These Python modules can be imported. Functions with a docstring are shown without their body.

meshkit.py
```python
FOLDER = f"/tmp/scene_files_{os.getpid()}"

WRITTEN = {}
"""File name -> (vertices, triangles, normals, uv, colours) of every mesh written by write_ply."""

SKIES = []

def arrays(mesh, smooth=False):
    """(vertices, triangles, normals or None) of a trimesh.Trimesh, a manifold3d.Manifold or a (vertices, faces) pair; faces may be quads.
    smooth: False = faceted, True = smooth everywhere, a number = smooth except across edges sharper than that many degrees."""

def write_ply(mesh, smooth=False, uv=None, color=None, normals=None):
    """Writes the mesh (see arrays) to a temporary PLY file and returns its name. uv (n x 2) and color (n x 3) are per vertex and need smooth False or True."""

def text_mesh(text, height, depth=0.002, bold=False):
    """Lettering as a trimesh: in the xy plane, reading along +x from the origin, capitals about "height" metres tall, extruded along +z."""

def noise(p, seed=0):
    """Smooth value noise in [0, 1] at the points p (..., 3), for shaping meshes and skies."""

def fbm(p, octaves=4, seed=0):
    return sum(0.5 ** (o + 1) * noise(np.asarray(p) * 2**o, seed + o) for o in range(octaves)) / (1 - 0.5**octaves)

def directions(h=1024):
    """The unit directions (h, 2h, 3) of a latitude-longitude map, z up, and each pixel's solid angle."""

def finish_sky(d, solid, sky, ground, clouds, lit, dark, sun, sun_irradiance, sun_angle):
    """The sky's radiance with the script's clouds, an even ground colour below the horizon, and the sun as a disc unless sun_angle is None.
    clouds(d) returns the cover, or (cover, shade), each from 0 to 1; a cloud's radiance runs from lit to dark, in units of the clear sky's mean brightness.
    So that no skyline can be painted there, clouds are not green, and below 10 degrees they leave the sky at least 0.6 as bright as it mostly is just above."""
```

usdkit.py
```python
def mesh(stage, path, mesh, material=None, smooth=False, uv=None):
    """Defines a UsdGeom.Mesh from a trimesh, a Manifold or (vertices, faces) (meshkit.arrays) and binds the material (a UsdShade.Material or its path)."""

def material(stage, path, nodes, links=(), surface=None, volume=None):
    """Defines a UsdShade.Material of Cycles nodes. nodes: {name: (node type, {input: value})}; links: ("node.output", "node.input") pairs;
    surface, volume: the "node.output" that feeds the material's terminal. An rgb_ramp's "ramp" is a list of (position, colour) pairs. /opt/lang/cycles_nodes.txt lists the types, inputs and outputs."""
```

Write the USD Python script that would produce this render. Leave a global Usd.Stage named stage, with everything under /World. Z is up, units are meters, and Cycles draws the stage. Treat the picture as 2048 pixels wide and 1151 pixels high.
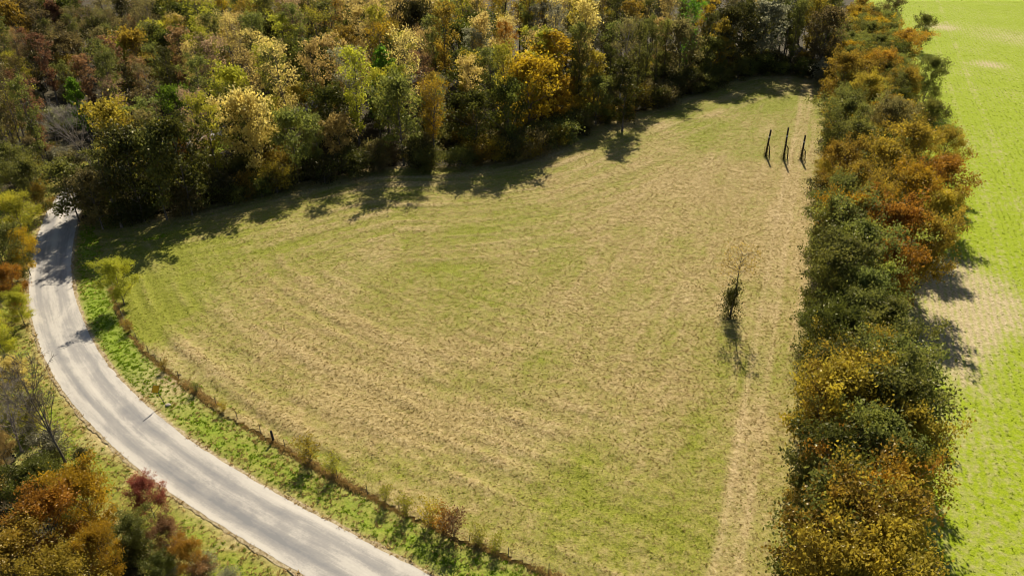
import math, random
import numpy as np
import usdkit, meshkit
from pxr import Usd, UsdGeom, UsdLux, UsdShade, Gf, Sdf, Vt

stage = Usd.Stage.CreateInMemory()
UsdGeom.SetStageUpAxis(stage, 'Z')
UsdGeom.Xform.Define(stage, '/World')

# ------------------------------------------------------------------ camera, sky, sun, exposure
CAM_H, PITCH, FPX = 50.0, math.radians(31.0), 1460.0          # height, tilt below the horizon, focal length in 2048-px units
EXPOSURE = 0.95
SUN_EL, SUN_AZ = math.radians(40.5), math.radians(9.0)
cam = UsdGeom.Camera.Define(stage, '/World/camera')
cam.AddTranslateOp().Set(Gf.Vec3d(0, 0, CAM_H))
cam.AddRotateXYZOp().Set(Gf.Vec3f(90 - math.degrees(PITCH), 0, 0))
cam.CreateHorizontalApertureAttr(36.0)
cam.CreateFocalLengthAttr(36.0 * FPX / 2048)
cam.CreateClippingRangeAttr(Gf.Vec2f(0.5, 20000))
cam.CreateExposureAttr(EXPOSURE)
sky_mat = usdkit.material(stage, '/World/Looks/sky', {
    'sky': ('sky_texture', {'sky_type': 'single_scattering', 'sun_disc': False, 'sun_elevation': SUN_EL, 'sun_rotation': SUN_AZ}),
    'bg': ('background_shader', {'strength': 0.05})}, [('sky.color', 'bg.color')], surface='bg.background')
dome = UsdLux.DomeLight.Define(stage, '/World/sky')
UsdShade.MaterialBindingAPI.Apply(dome.GetPrim()).Bind(sky_mat)
dome.GetPrim().SetCustomDataByKey('kind', 'structure')
sun = UsdLux.DistantLight.Define(stage, '/World/sun')
sun.CreateIntensityAttr(1.25); sun.CreateAngleAttr(0.53); sun.CreateNormalizeAttr(True)
sun.CreateColorAttr(Gf.Vec3f(1.0, 0.915, 0.76))
sun.AddRotateXYZOp().Set(Gf.Vec3f(-(90 - math.degrees(SUN_EL)), 0, -math.degrees(SUN_AZ)))

# ------------------------------------------------------------------ helpers
def at(px, py, z=0.0):
    """The point at height z on the line of sight of a pixel of the 2048 x 1151 photograph: used once, to survey the place."""
    x, y = (px - 1024) / FPX, (575.5 - py) / FPX
    d = np.array([x, math.cos(PITCH) + y * math.sin(PITCH), -math.sin(PITCH) + y * math.cos(PITCH)])
    t = (z - CAM_H) / d[2]
    return np.array([d[0] * t, d[1] * t])

def to_px(p):
    p = np.asarray(p, float)
    v = p - np.array([0, 0, CAM_H])
    c = v[..., 1] * math.cos(PITCH) - v[..., 2] * math.sin(PITCH)
    u = v[..., 1] * math.sin(PITCH) + v[..., 2] * math.cos(PITCH)
    return np.stack([1024 + FPX * v[..., 0] / c, 575.5 - FPX * u / c], -1)

_used = {}
def numbered(name):
    k = _used.get(name, 0); _used[name] = k + 1
    return name if k == 0 else f'{name}_{k:03d}'

def tag(prim, label=None, cat=None, group=None, kind=None):
    prim = prim.GetPrim() if hasattr(prim, 'GetPrim') else prim
    for k, v in (('label', label), ('category', cat), ('group', group), ('kind', kind)):
        if v: prim.SetCustomDataByKey(k, v)
    return prim

def primvar(m, name, vals):
    UsdGeom.PrimvarsAPI(m).CreatePrimvar(name, Sdf.ValueTypeNames.FloatArray, 'vertex').Set(Vt.FloatArray.FromNumpy(np.asarray(vals, np.float32)))

def unit(v): return v / (np.linalg.norm(v, axis=-1, keepdims=True) + 1e-12)

def inside(P, poly):
    x, y = P[..., 0], P[..., 1]
    r = np.zeros(x.shape, bool)
    n = len(poly)
    for i in range(n):
        (x0, y0), (x1, y1) = poly[i], poly[(i + 1) % n]
        c = ((y0 > y) != (y1 > y)) & (x < (x1 - x0) * (y - y0) / ((y1 - y0) if y1 != y0 else 1e-12) + x0)
        r ^= c
    return r

def seg_dist(P, line):
    """Distance to a polyline, and the arc length along it at the nearest point."""
    best = np.full(P.shape[:-1], 1e9); arc = np.zeros(P.shape[:-1]); s0 = 0
    for a, b in zip(line[:-1], line[1:]):
        d = b - a; L = np.linalg.norm(d)
        t = np.clip(((P - a) @ d) / (L * L), 0, 1)
        q = np.linalg.norm(P - (a + t[..., None] * d), axis=-1)
        m = q < best
        best = np.where(m, q, best); arc = np.where(m, s0 + t * L, arc); s0 += L
    return best, arc

def smooth_line(pts, n=160, it=2):
    p = np.asarray(pts, float)
    for _ in range(it):                                   # Chaikin
        q = np.empty((2 * len(p) - 2, 2)); q[0::2] = .75 * p[:-1] + .25 * p[1:]; q[1::2] = .25 * p[:-1] + .75 * p[1:]
        p = np.vstack([p[:1], q, p[-1:]])
    s = np.concatenate([[0], np.cumsum(np.linalg.norm(np.diff(p, axis=0), axis=1))])
    t = np.linspace(0, s[-1], n)
    return np.stack([np.interp(t, s, p[:, 0]), np.interp(t, s, p[:, 1])], 1)

def offset_line(line, off):
    t = unit(np.gradient(line, axis=0)); n = np.stack([t[:, 1], -t[:, 0]], 1)
    return line + n * (off[:, None] if np.ndim(off) else off)

def f2(P, scale, octv=4, seed=0, sx=1.0, sy=1.0):
    q = np.stack([P[..., 0] * scale * sx, P[..., 1] * scale * sy, np.zeros(P.shape[:-1]) + seed * 7.31], -1)
    return meshkit.fbm(q, octv, seed)

# ------------------------------------------------------------------ materials
def ramp_noise(name, ramp, scale=1.0, detail=6, rough=0.6, rough_s=0.95, bump=0.0, bump_scale=8.0, second=None):
    n = {'g': ('geometry', {}), 'n': ('noise_texture', {'scale': scale, 'detail': detail, 'roughness': rough}),
         'r': ('rgb_ramp', {'ramp': ramp}), 'p': ('principled_bsdf', {'roughness': rough_s, 'specular_ior_level': 0.15})}
    l = [('g.position', 'n.vector'), ('n.fac', 'r.fac'), ('r.color', 'p.base_color')]
    if bump:
        n['n2'] = ('noise_texture', {'scale': bump_scale, 'detail': 4, 'roughness': 0.6}); n['b'] = ('bump', {'strength': bump, 'distance': 0.05})
        l += [('g.position', 'n2.vector'), ('n2.fac', 'b.height'), ('b.normal', 'p.normal')]
    return usdkit.material(stage, '/World/Looks/' + name, n, l, surface='p.BSDF')

def leaf_mat(name, tones, trans=0.42, spread=1.0):
    """Leaves: each leaf takes a tone of its own, each tree shifts a little; sunlight passes through."""
    n = {'g': ('geometry', {}), 'o': ('object_info', {}), 'r': ('rgb_ramp', {'ramp': [(i / (len(tones) - 1), c) for i, c in enumerate(tones)]}),
         'tc': ('texture_coordinate', {}), 'nz': ('noise_texture', {'scale': 0.35, 'detail': 2}),
         'mz': ('math', {'math_type': 'multiply_add', 'value2': 1.3, 'value3': -0.65}),
         'ad': ('math', {'math_type': 'add', 'use_clamp': True}),
         'mh': ('math', {'math_type': 'multiply_add', 'value2': 0.028 * spread, 'value3': 0.5 - 0.010 * spread}),
         'mv': ('math', {'math_type': 'multiply_add', 'value2': 0.5 * spread, 'value3': 1 - 0.25 * spread}),
         'h': ('hsv', {'saturation': 1.0}), 'd': ('diffuse_bsdf', {}), 't': ('translucent_bsdf', {}),
         'gl': ('glossy_bsdf', {'color': (1.0, 0.92, 0.70), 'roughness': 0.40}), 'm': ('mix_closure', {'fac': trans}), 'm2': ('mix_closure', {'fac': 0.020})}
    l = [('g.position', 'nz.vector'), ('nz.fac', 'mz.value1'), ('g.random_per_island', 'ad.value1'), ('mz.value', 'ad.value2'), ('ad.value', 'r.fac'),
         ('o.random', 'mh.value1'), ('o.random', 'mv.value1'), ('mh.value', 'h.hue'), ('mv.value', 'h.value'),
         ('r.color', 'h.color'), ('h.color', 'd.color'), ('h.color', 't.color'), ('d.BSDF', 'm.closure1'), ('t.BSDF', 'm.closure2'), ('m.closure', 'm2.closure1'), ('gl.BSDF', 'm2.closure2')]
    return usdkit.material(stage, '/World/Looks/' + name, n, l, surface='m2.closure')

LEAF = {
    'green':   [(.042, .044, .007), (.084, .085, .010), (.142, .138, .014), (.20, .182, .022)],
    'lime':    [(.070, .120, .008), (.125, .200, .011), (.205, .285, .016), (.28, .33, .03)],
    'olive':   [(.048, .050, .010), (.098, .094, .014), (.160, .143, .020), (.24, .20, .03)],
    'yellow':  [(.140, .130, .012), (.250, .215, .018), (.370, .300, .025), (.20, .20, .02)],
    'gold':    [(.230, .145, .009), (.410, .250, .012), (.540, .340, .020), (.38, .26, .02)],
    'amber':   [(.110, .076, .009), (.200, .134, .012), (.310, .200, .016), (.17, .14, .018)],
    'orange':  [(.180, .090, .010), (.295, .148, .014), (.400, .210, .022), (.24, .15, .02)],
    'rust':    [(.120, .062, .026), (.210, .108, .042), (.290, .155, .060), (.17, .11, .035)],
    'red':     [(.130, .036, .022), (.225, .068, .038), (.310, .110, .058), (.19, .09, .03)],
    'tan':     [(.150, .108, .032), (.255, .186, .050), (.365, .270, .075), (.23, .19, .035)],
    'pink':    [(.170, .108, .058), (.270, .172, .090), (.360, .235, .125), (.22, .16, .06)],
    'grey':    [(.110, .104, .058), (.185, .172, .098), (.275, .255, .150), (.17, .175, .08)],
    'dark':    [(.030, .028, .006), (.053, .049, .008), (.088, .079, .012), (.13, .11, .02)],
    'brown':   [(.070, .054, .018), (.130, .098, .028), (.205, .150, .042), (.14, .12, .03)],
}
GAIN = {'dark': 1.7, 'green': 1.95, 'lime': 1.65, 'gold': 1.6, 'yellow': 2.35, 'olive': 3.1, 'amber': 2.5, 'tan': 3.1, 'brown': 2.1, 'pink': 2.1}
LM = {k: leaf_mat('leaves_' + k, [tuple(min(.8, x * GAIN.get(k, 1.85)) for x in c) for c in v], trans=0.42 if k in ('dark', 'green') else 0.56) for k, v in LEAF.items()}
BARK = ramp_noise('bark', [(0.3, (.05, .040, .030)), (0.7, (.17, .138, .104))], 3.0, bump=.4, bump_scale=12)
PALE_BARK = ramp_noise('pale_bark', [(0.3, (.15, .12, .095)), (0.7, (.33, .28, .225))], 3.0)
DARK_WOOD = ramp_noise('dark_wood', [(0.3, (.012, .011, .010)), (0.7, (.045, .038, .030))], 5.0)

# ------------------------------------------------------------------ tree builder
class Wood:
    def __init__(self): self.v, self.f, self.n = [], [], 0
    def tube(self, pts, radii, sides=5):
        p = np.asarray(pts, float); r = np.broadcast_to(np.asarray(radii, float), (len(p),))
        t = unit(np.gradient(p, axis=0))
        a = unit(np.cross(t, np.where(np.abs(t[:, 2:]) < 0.9, [0, 0, 1.0], [1.0, 0, 0]))); b = np.cross(t, a)
        ang = np.arange(sides) * 2 * np.pi / sides
        v = p[:, None] + r[:, None, None] * (np.cos(ang)[None, :, None] * a[:, None] + np.sin(ang)[None, :, None] * b[:, None])
        i, j = np.meshgrid(np.arange(len(p) - 1), np.arange(sides), indexing='ij'); k = (j + 1) % sides
        q = np.stack([i * sides + j, i * sides + k, (i + 1) * sides + k, (i + 1) * sides + j], -1).reshape(-1, 4)
        self.v.append(v.reshape(-1, 3)); self.f.append(np.vstack([q[:, [0, 1, 2]], q[:, [0, 2, 3]]]) + self.n); self.n += len(p) * sides
    def mesh(self): return np.vstack(self.v), np.vstack(self.f)

def leaves(C, size, rng, up=0.5):
    """Small folded blades at the points C: two triangles each, hinged along the midrib."""
    n = len(C)
    nrm = unit(rng.normal(size=(n, 3)) + np.array([0, 0, up]))
    t = unit(np.cross(nrm, rng.normal(size=(n, 3)))); b = np.cross(nrm, t)
    s = size * rng.uniform(.6, 1.3, (n, 1))
    fold = nrm * s * rng.uniform(.02, .22, (n, 1))
    w = rng.uniform(.30, .46, (n, 1))
    V = np.stack([C - t * s * .55, C + b * s * w + fold, C + t * s * .55, C - b * s * w + fold], 1).reshape(-1, 3)
    k = np.arange(n)[:, None] * 4
    F = np.concatenate([k + [0, 1, 2], k + [0, 2, 3]], 0)
    return V, F

def grow(seed, h, r, base, form, n_limb, n_leaf, leaf, clump, sub=6, twig=0, lean=0.0, trunk_r=None, forks=1, up=0.5, fill=0.25):
    """A tree of height h and crown radius r whose crown starts at base*h. Returns (trunk, limbs, crown) meshes; crown may be None."""
    rng = np.random.default_rng(seed)
    trunk, limb = Wood(), Wood()
    tr = trunk_r or h * 0.014
    tips, tw = [], []
    for fk in range(forks):
        la = rng.uniform(0, 2 * np.pi); lm = lean * h + (0.16 * h if forks > 1 else 0) * rng.uniform(.6, 1.2)
        tt = np.linspace(0, 1, 8)
        wob = np.cumsum(rng.normal(0, .012 * h, (8, 2)), 0) * tt[:, None]
        tp = np.stack([math.cos(la) * lm * tt ** 1.3 + wob[:, 0], math.sin(la) * lm * tt ** 1.3 + wob[:, 1], tt * h * .96 * (1 if fk == 0 else rng.uniform(.75, .95))], 1)
        tp[0, :2] = rng.normal(0, tr * .8, 2) if forks > 1 else 0
        tp[0, 2] = -0.15
        rad = tr * (1 - .86 * tt) / (forks ** .4); rad[0] *= 1.35
        trunk.tube(tp, rad, 6)
        for i in range(n_limb):
            u = (i + rng.uniform(.1, .9)) / n_limb
            t = base + (0.97 - base) * u
            if form == 'broad': prof = math.sqrt(max(0.05, 1 - (2 * (0.12 + .86 * u) - .86) ** 2 / 1.35))
            elif form == 'cone': prof = (1 - u) ** .8 * .95 + .10
            elif form == 'column': prof = .55 + .45 * math.sin(math.pi * min(1, u * 1.05))
            else: prof = (.35 + .75 * u) if u < .75 else (.91 - 1.8 * (u - .75))         # vase
            L = r * prof * rng.uniform(.72, 1.12)
            az = i * 2.39996 + fk * 2.1 + rng.uniform(-.4, .4)
            el = {'broad': math.radians(rng.uniform(8, 40) + 40 * u), 'cone': math.radians(rng.uniform(0, 28) + 22 * u),
                  'column': math.radians(rng.uniform(30, 55)), 'vase': math.radians(rng.uniform(36, 66))}[form]
            o = np.array([np.interp(t, tt, tp[:, k]) for k in range(3)])
            d = np.array([math.cos(az) * math.cos(el), math.sin(az) * math.cos(el), math.sin(el)])
            Lb = L / max(.45, math.cos(el)) if form in ('broad', 'cone') else L / max(.5, math.cos(el))
            Lb = min(Lb, max(.5, (h * 1.0 - o[2]) / max(.2, math.sin(el))))
            s = np.linspace(0, 1, 5)
            bend = np.cumsum(rng.normal(0, .035 * Lb, (5, 3)), 0) * s[:, None]
            pts = o + d * (s * Lb)[:, None] + bend; pts[:, 2] += .10 * Lb * s ** 2
            r0 = np.interp(t, tt, rad) * .55
            limb.tube(pts, r0 * (1 - .85 * s) + .006, 4)
            tips.append(pts[-1]); tw.append(1.0)
            for j in range(sub):
                q = rng.uniform(.28, 1.0)
                o2 = np.array([np.interp(q, s, pts[:, k]) for k in range(3)])
                d2 = unit(d * .65 + rng.normal(0, .6, 3) + np.array([0, 0, .28]))
                L2 = Lb * (.42 * (1.15 - .6 * q)) * rng.uniform(.6, 1.25)
                e2 = o2 + d2 * L2
                m2 = (o2 + e2) / 2 + rng.normal(0, .05 * L2, 3)
                limb.tube([o2, m2, e2], [r0 * .32 * (1 - .6 * q) + .008, r0 * .2 * (1 - .6 * q) + .006, .005], 3)
                tips += [e2, m2]; tw += [1.0, .6]
                for _ in range(twig):
                    q3 = rng.uniform(.2, 1.0); o3 = o2 + (e2 - o2) * q3
                    d3 = unit(d2 * .8 + rng.normal(0, .5, 3) + np.array([0, 0, .2])); L3 = L2 * rng.uniform(.3, .7)
                    limb.tube([o3, o3 + d3 * L3], [.016, .008], 3)
                    if rng.random() < .5: tips.append(o3 + d3 * L3); tw.append(.7)
    crown = None
    if n_leaf:
        T, W = np.array(tips), np.array(tw)
        low = T[:, 2] > h * base * .6
        T, W = T[low], W[low]
        W = W * rng.uniform(.25, 1.6, len(W))
        k = rng.choice(len(T), n_leaf, p=W / W.sum())
        off = rng.normal(0, 1, (n_leaf, 3)) * clump * np.array([1, 1, .72]) * rng.uniform(.45, 1.1, (n_leaf, 1))
        C = T[k] + off
        if fill:                                            # some leaves hang inside, towards the trunk
            g = rng.random(n_leaf) < fill
            C[g, :2] *= rng.uniform(.35, 1, (g.sum(), 1))
        C[:, 2] = np.maximum(C[:, 2], .06)
        crown = leaves(C, leaf, rng, up)
    return trunk.mesh(), limb.mesh(), crown

SHAPES = stage.CreateClassPrim('/World/plant_shapes')
_cls = {}
def plant_class(key, maker, leaf_key, bark):
    """A class prim with the plant's parts; made once per shape and leaf colour."""
    k = (key, leaf_key)
    if k not in _cls:
        path = f'/World/plant_shapes/{key}_{leaf_key or "bare"}'
        stage.CreateClassPrim(path)
        tr, lb, cr = maker()
        usdkit.mesh(stage, path + '/trunk', tr, bark, smooth=True)
        usdkit.mesh(stage, path + '/limbs', lb, bark, smooth=True)
        if cr is not None: usdkit.mesh(stage, path + '/crown', cr, LM[leaf_key])
        _cls[k] = path
    return _cls[k]

SPEC = {   # shape -> (variants, unit height, arguments of grow)
    'tall':   (5, 22.0, dict(r=3.3, base=.24, form='vase', n_limb=22, n_leaf=3400, leaf=.38, clump=.58, sub=7, fill=.15)),
    'thin':   (4, 22.0, dict(r=4.2, base=.28, form='vase', n_limb=20, n_leaf=2300, leaf=.34, clump=.60, sub=8, twig=2, fill=.05)),
    'round':  (4, 12.0, dict(r=4.4, base=.20, form='broad', n_limb=20, n_leaf=4600, leaf=.38, clump=.62, sub=6)),
    'cone':   (3, 15.0, dict(r=3.6, base=.16, form='cone', n_limb=30, n_leaf=3200, leaf=.38, clump=.45, sub=5)),
    'column': (2, 14.0, dict(r=2.3, base=.12, form='column', n_limb=22, n_leaf=3800, leaf=.36, clump=.48, sub=4)),
    'hedge':  (5, 10.0, dict(r=4.2, base=.12, form='broad', n_limb=22, n_leaf=10500, leaf=.255, clump=.50, sub=7)),
    'near':   (3, 9.0,  dict(r=3.6, base=.12, form='broad', n_limb=22, n_leaf=15000, leaf=.20, clump=.46, sub=7)),
    'bush':   (4, 3.2,  dict(r=1.9, base=.05, form='broad', n_limb=9, n_leaf=3000, leaf=.18, clump=.42, sub=4, forks=3)),
    'shrub':  (3, 2.2,  dict(r=1.1, base=.10, form='vase', n_limb=7, n_leaf=800, leaf=.13, clump=.24, sub=4, forks=4, fill=.05)),
    'bare':   (3, 10.0, dict(r=4.0, base=.22, form='vase', n_limb=9, n_leaf=0, leaf=.2, clump=.4, sub=8, twig=5, forks=3, trunk_r=.17)),
    'wispy':  (3, 10.0, dict(r=4.0, base=.18, form='broad', n_limb=16, n_leaf=1500, leaf=.24, clump=.5, sub=7, twig=5)),
}
PLANTS = []
_seed = random.Random(5)
_count = {}
def plant(name, xy, h, shape, color, label, cat='tree', group=None, rscale=1.0, rot=None, bark=None, z=0.0, tilt=(0, 0)):
    nv, uh, args = SPEC[shape]
    i = _count.get((shape, color), 0); _count[(shape, color)] = i + 1
    v = (i * 7 + len(color)) % nv
    path = plant_class(f'{shape}_{v}' + ('_brown' if bark is BARK else '_pale' if bark is PALE_BARK else ''), lambda: grow(hash_seed(shape, v), uh, **args), None if shape == 'bare' else color, bark or (PALE_BARK if shape == 'bare' else BARK))
    x = UsdGeom.Xform.Define(stage, '/World/' + numbered(name))
    x.AddTranslateOp().Set(Gf.Vec3d(float(xy[0]), float(xy[1]), z))
    x.AddRotateXYZOp().Set(Gf.Vec3f(tilt[0], tilt[1], rot if rot is not None else _seed.uniform(0, 360)))
    s = h / uh
    x.AddScaleOp().Set(Gf.Vec3f(s * rscale, s * rscale, s))
    x.GetPrim().GetReferences().AddInternalReference(path); x.GetPrim().SetInstanceable(True)
    tag(x, label, cat, group)
    PLANTS.append((x.GetPrim(), label, to_px(np.array([xy[0], xy[1], h]))))
    return x
def hash_seed(shape, v): return sum(ord(c) * (k + 3) for k, c in enumerate(shape)) * 13 + v * 101

# ------------------------------------------------------------------ the ground plan
road_out = [(190, 345), (165, 360), (140, 378), (123, 395), (104, 426), (90, 458), (76, 489), (68, 524), (62, 559), (61, 586), (66, 625), (76, 663), (90, 701), (108, 746), (132, 781), (164, 820), (206, 858), (240, 896), (289, 938), (334, 973), (376, 1004), (436, 1043), (505, 1078), (557, 1109), (620, 1149), (690, 1190), (790, 1245)]
road_in = [(205, 362), (185, 374), (165, 392), (153, 413), (149, 440), (143, 468), (139, 506), (137, 545), (141, 579), (148, 607), (160, 645), (177, 684), (195, 711), (216, 746), (251, 788), (293, 827), (348, 872), (401, 907), (446, 935), (488, 963), (544, 990), (599, 1025), (648, 1050), (700, 1077), (739, 1102), (809, 1137), (837, 1151), (920, 1190), (1040, 1245)]
RO = smooth_line([at(*p) for p in road_out], 220); RI = smooth_line([at(*p) for p in road_in], 220)
d_ = np.array([np.linalg.norm(RI - p, axis=1).argmin() for p in RO])
mid = smooth_line((RO + RI[np.clip(d_, 0, 219)])[::8] / 2, 240)
ext0 = mid[0] + unit(mid[0] - mid[8]) * 4; far = [mid[0] + np.array([60, 75]), mid[0] + np.array([30, 45]), mid[0] + np.array([11, 20])]
ROAD = smooth_line(np.vstack([far, mid[4::12], mid[-1:], mid[-1:] + unit(mid[-1] - mid[-12]) * 40]), 420)
ROAD_W = 5.1

field_px = [(215, 520), (240, 640), (300, 715), (370, 770), (470, 840), (548, 884), (640, 942), (780, 1015), (905, 1073), (1000, 1110), (1069, 1135), (1180, 1185), (1330, 1250)]
FENCE = smooth_line([at(*p) for p in field_px], 200)
edge_px = [(150, 440), (215, 460), (300, 447), (420, 425), (540, 392), (650, 368), (760, 345), (880, 347), (1000, 335), (1080, 315), (1150, 285), (1230, 250), (1330, 218), (1430, 180), (1500, 155), (1570, 148), (1640, 165)]
EDGE = smooth_line([at(*p) for p in edge_px], 200)
hedge_l_px = [(1640, 165), (1645, 230), (1635, 300), (1625, 380), (1615, 500), (1600, 620), (1585, 740), (1570, 860), (1560, 980), (1550, 1100), (1543, 1260)]
HEDGE_L = smooth_line([at(*p) for p in hedge_l_px], 120)
h0, h1 = at(1545, 1100), at(1625, 350)
hd = unit(h1 - h0); hn = np.array([hd[1], -hd[0]])                      # along the hedge, and across it to the right
FIELD = np.vstack([FENCE[6:], HEDGE_L[::-1], EDGE[::-1]])

SURF = ['hay_field']
def grid_sheet(name, poly, step, z0, mat, height, attrs, margin=None):
    """A fine sheet of ground inside a polygon: a grid of cells, lifted by height(P)."""
    lo, hi = poly.min(0), poly.max(0)
    xs, ys = np.arange(lo[0], hi[0] + step, step), np.arange(lo[1], hi[1] + step, step)
    X, Y = np.meshgrid(xs, ys); P = np.stack([X, Y], -1)
    C = (P[:-1, :-1] + P[1:, 1:]) / 2
    wob = np.stack([f2(C, .45, 3, 3) - .5, f2(C, .45, 3, 4) - .5], -1) * 1.6
    keep = inside(C + wob, poly)
    q = to_px(np.concatenate([C, np.zeros(C.shape[:-1] + (1,))], -1))
    keep &= (q[..., 0] > -150) & (q[..., 0] < 2200) & (q[..., 1] > -60) & (q[..., 1] < 1300) & (C[..., 1] > 5)
    ny, nx = P.shape[:2]
    idx = np.arange(ny * nx).reshape(ny, nx)
    a, b, c, d = idx[:-1, :-1][keep], idx[:-1, 1:][keep], idx[1:, 1:][keep], idx[1:, :-1][keep]
    F = np.concatenate([np.stack([a, b, c], 1), np.stack([a, c, d], 1)])
    used, inv = np.unique(F, return_inverse=True); F = inv.reshape(-1, 3)
    Q = P.reshape(-1, 2)[used]
    rng = np.random.default_rng(3)
    J = Q + rng.uniform(-.25, .25, Q.shape) * step
    z = z0 + height(J)
    m = usdkit.mesh(stage, '/World/' + name, (np.column_stack([J, z]), F), mat, smooth=True)
    for k, fn in attrs.items(): primvar(m, k, fn(J))
    tag(m, kind='structure')
    return m

# materials of the ground
def ground_mat(name, ramp_a, ramp_b, ramp_c=None, fine=2.6, bump=.6):
    """Two colour families mixed by the mesh's own 'mixa' value plus fine noise (straw against green), third by 'mixb'."""
    n = {'g': ('geometry', {}), 'a': ('attribute', {'attribute': 'mixa'}), 'b': ('attribute', {'attribute': 'mixb'}),
         'n1': ('noise_texture', {'scale': fine, 'detail': 5, 'roughness': .7}), 'n2': ('noise_texture', {'scale': fine * .38, 'detail': 5, 'roughness': .65}),
         'n3': ('noise_texture', {'scale': fine * 2.3, 'detail': 3, 'roughness': .6}),
         'ra': ('rgb_ramp', {'ramp': ramp_a}), 'rb': ('rgb_ramp', {'ramp': ramp_b}), 'rc': ('rgb_ramp', {'ramp': ramp_c or ramp_a}),
         's1': ('math', {'math_type': 'multiply_add', 'value2': 1.9, 'value3': -.95}), 's2': ('math', {'math_type': 'add'}),
         's3': ('map_range', {'from_min': .05, 'from_max': 1.0, 'to_min': 0, 'to_max': 1, 'clamp': True}),
         'mx': ('mix_color', {}), 'mx2': ('mix_color', {}), 'bp': ('bump', {'strength': bump, 'distance': .16}),
         'p': ('principled_bsdf', {'roughness': .95, 'specular_ior_level': .1})}
    l = [('g.position', f'{k}.vector') for k in ('n1', 'n2', 'n3')]
    l += [('n1.fac', 'ra.fac'), ('n3.fac', 'rb.fac'), ('n1.fac', 'rc.fac'), ('n2.fac', 's1.value1'), ('s1.value', 's2.value1'), ('a.fac', 's2.value2'), ('s2.value', 's3.value'),
          ('s3.result', 'mx.fac'), ('ra.color', 'mx.a'), ('rb.color', 'mx.b'), ('mx.result', 'mx2.a'), ('rc.color', 'mx2.b'), ('b.fac', 'mx2.fac'), ('mx2.result', 'p.base_color'),
          ('n1.fac', 'bp.height'), ('bp.normal', 'p.normal')]
    return usdkit.material(stage, '/World/Looks/' + name, n, l, surface='p.BSDF')

STRAW = [(.30, (.160, .116, .042)), (.44, (.262, .194, .074)), (.56, (.355, .268, .114)), (.70, (.46, .358, .175))]
GRASS = [(.30, (.095, .108, .013)), (.45, (.155, .163, .019)), (.58, (.215, .218, .029)), (.72, (.28, .27, .05))]
LITTER = [(.30, (.185, .134, .062)), (.45, (.29, .215, .105)), (.58, (.38, .29, .15)), (.72, (.48, .38, .215))]
LUSH = [(.30, (.070, .125, .005)), (.45, (.115, .185, .006)), (.58, (.160, .230, .009)), (.72, (.21, .265, .018))]
CROP = [(.30, (.135, .180, .006)), (.45, (.180, .230, .008)), (.58, (.22, .270, .010)), (.72, (.27, .305, .020))]
DIRT = [(.30, (.20, .155, .085)), (.45, (.30, .24, .13)), (.58, (.39, .31, .18)), (.72, (.47, .39, .24))]
STRAW = [(p, tuple(.84 * x for x in c)) for p, c in STRAW]; GRASS = [(p, tuple(.9 * x for x in c)) for p, c in GRASS]
M_FIELD = ground_mat('hay_stubble', STRAW, GRASS, LITTER)
M_VERGE = ground_mat('verge_grass', [(.30, (.085, .085, .014)), (.45, (.155, .145, .024)), (.60, (.235, .205, .042)), (.72, (.32, .26, .075))], LUSH, LITTER)
M_CROP = ground_mat('young_crop', DIRT, CROP, DIRT, fine=3.0)
M_FLOOR = ramp_noise('forest_floor', [(.3, (.018, .015, .007)), (.5, (.042, .033, .015)), (.7, (.075, .058, .026))], 1.2, bump=.6)

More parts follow.
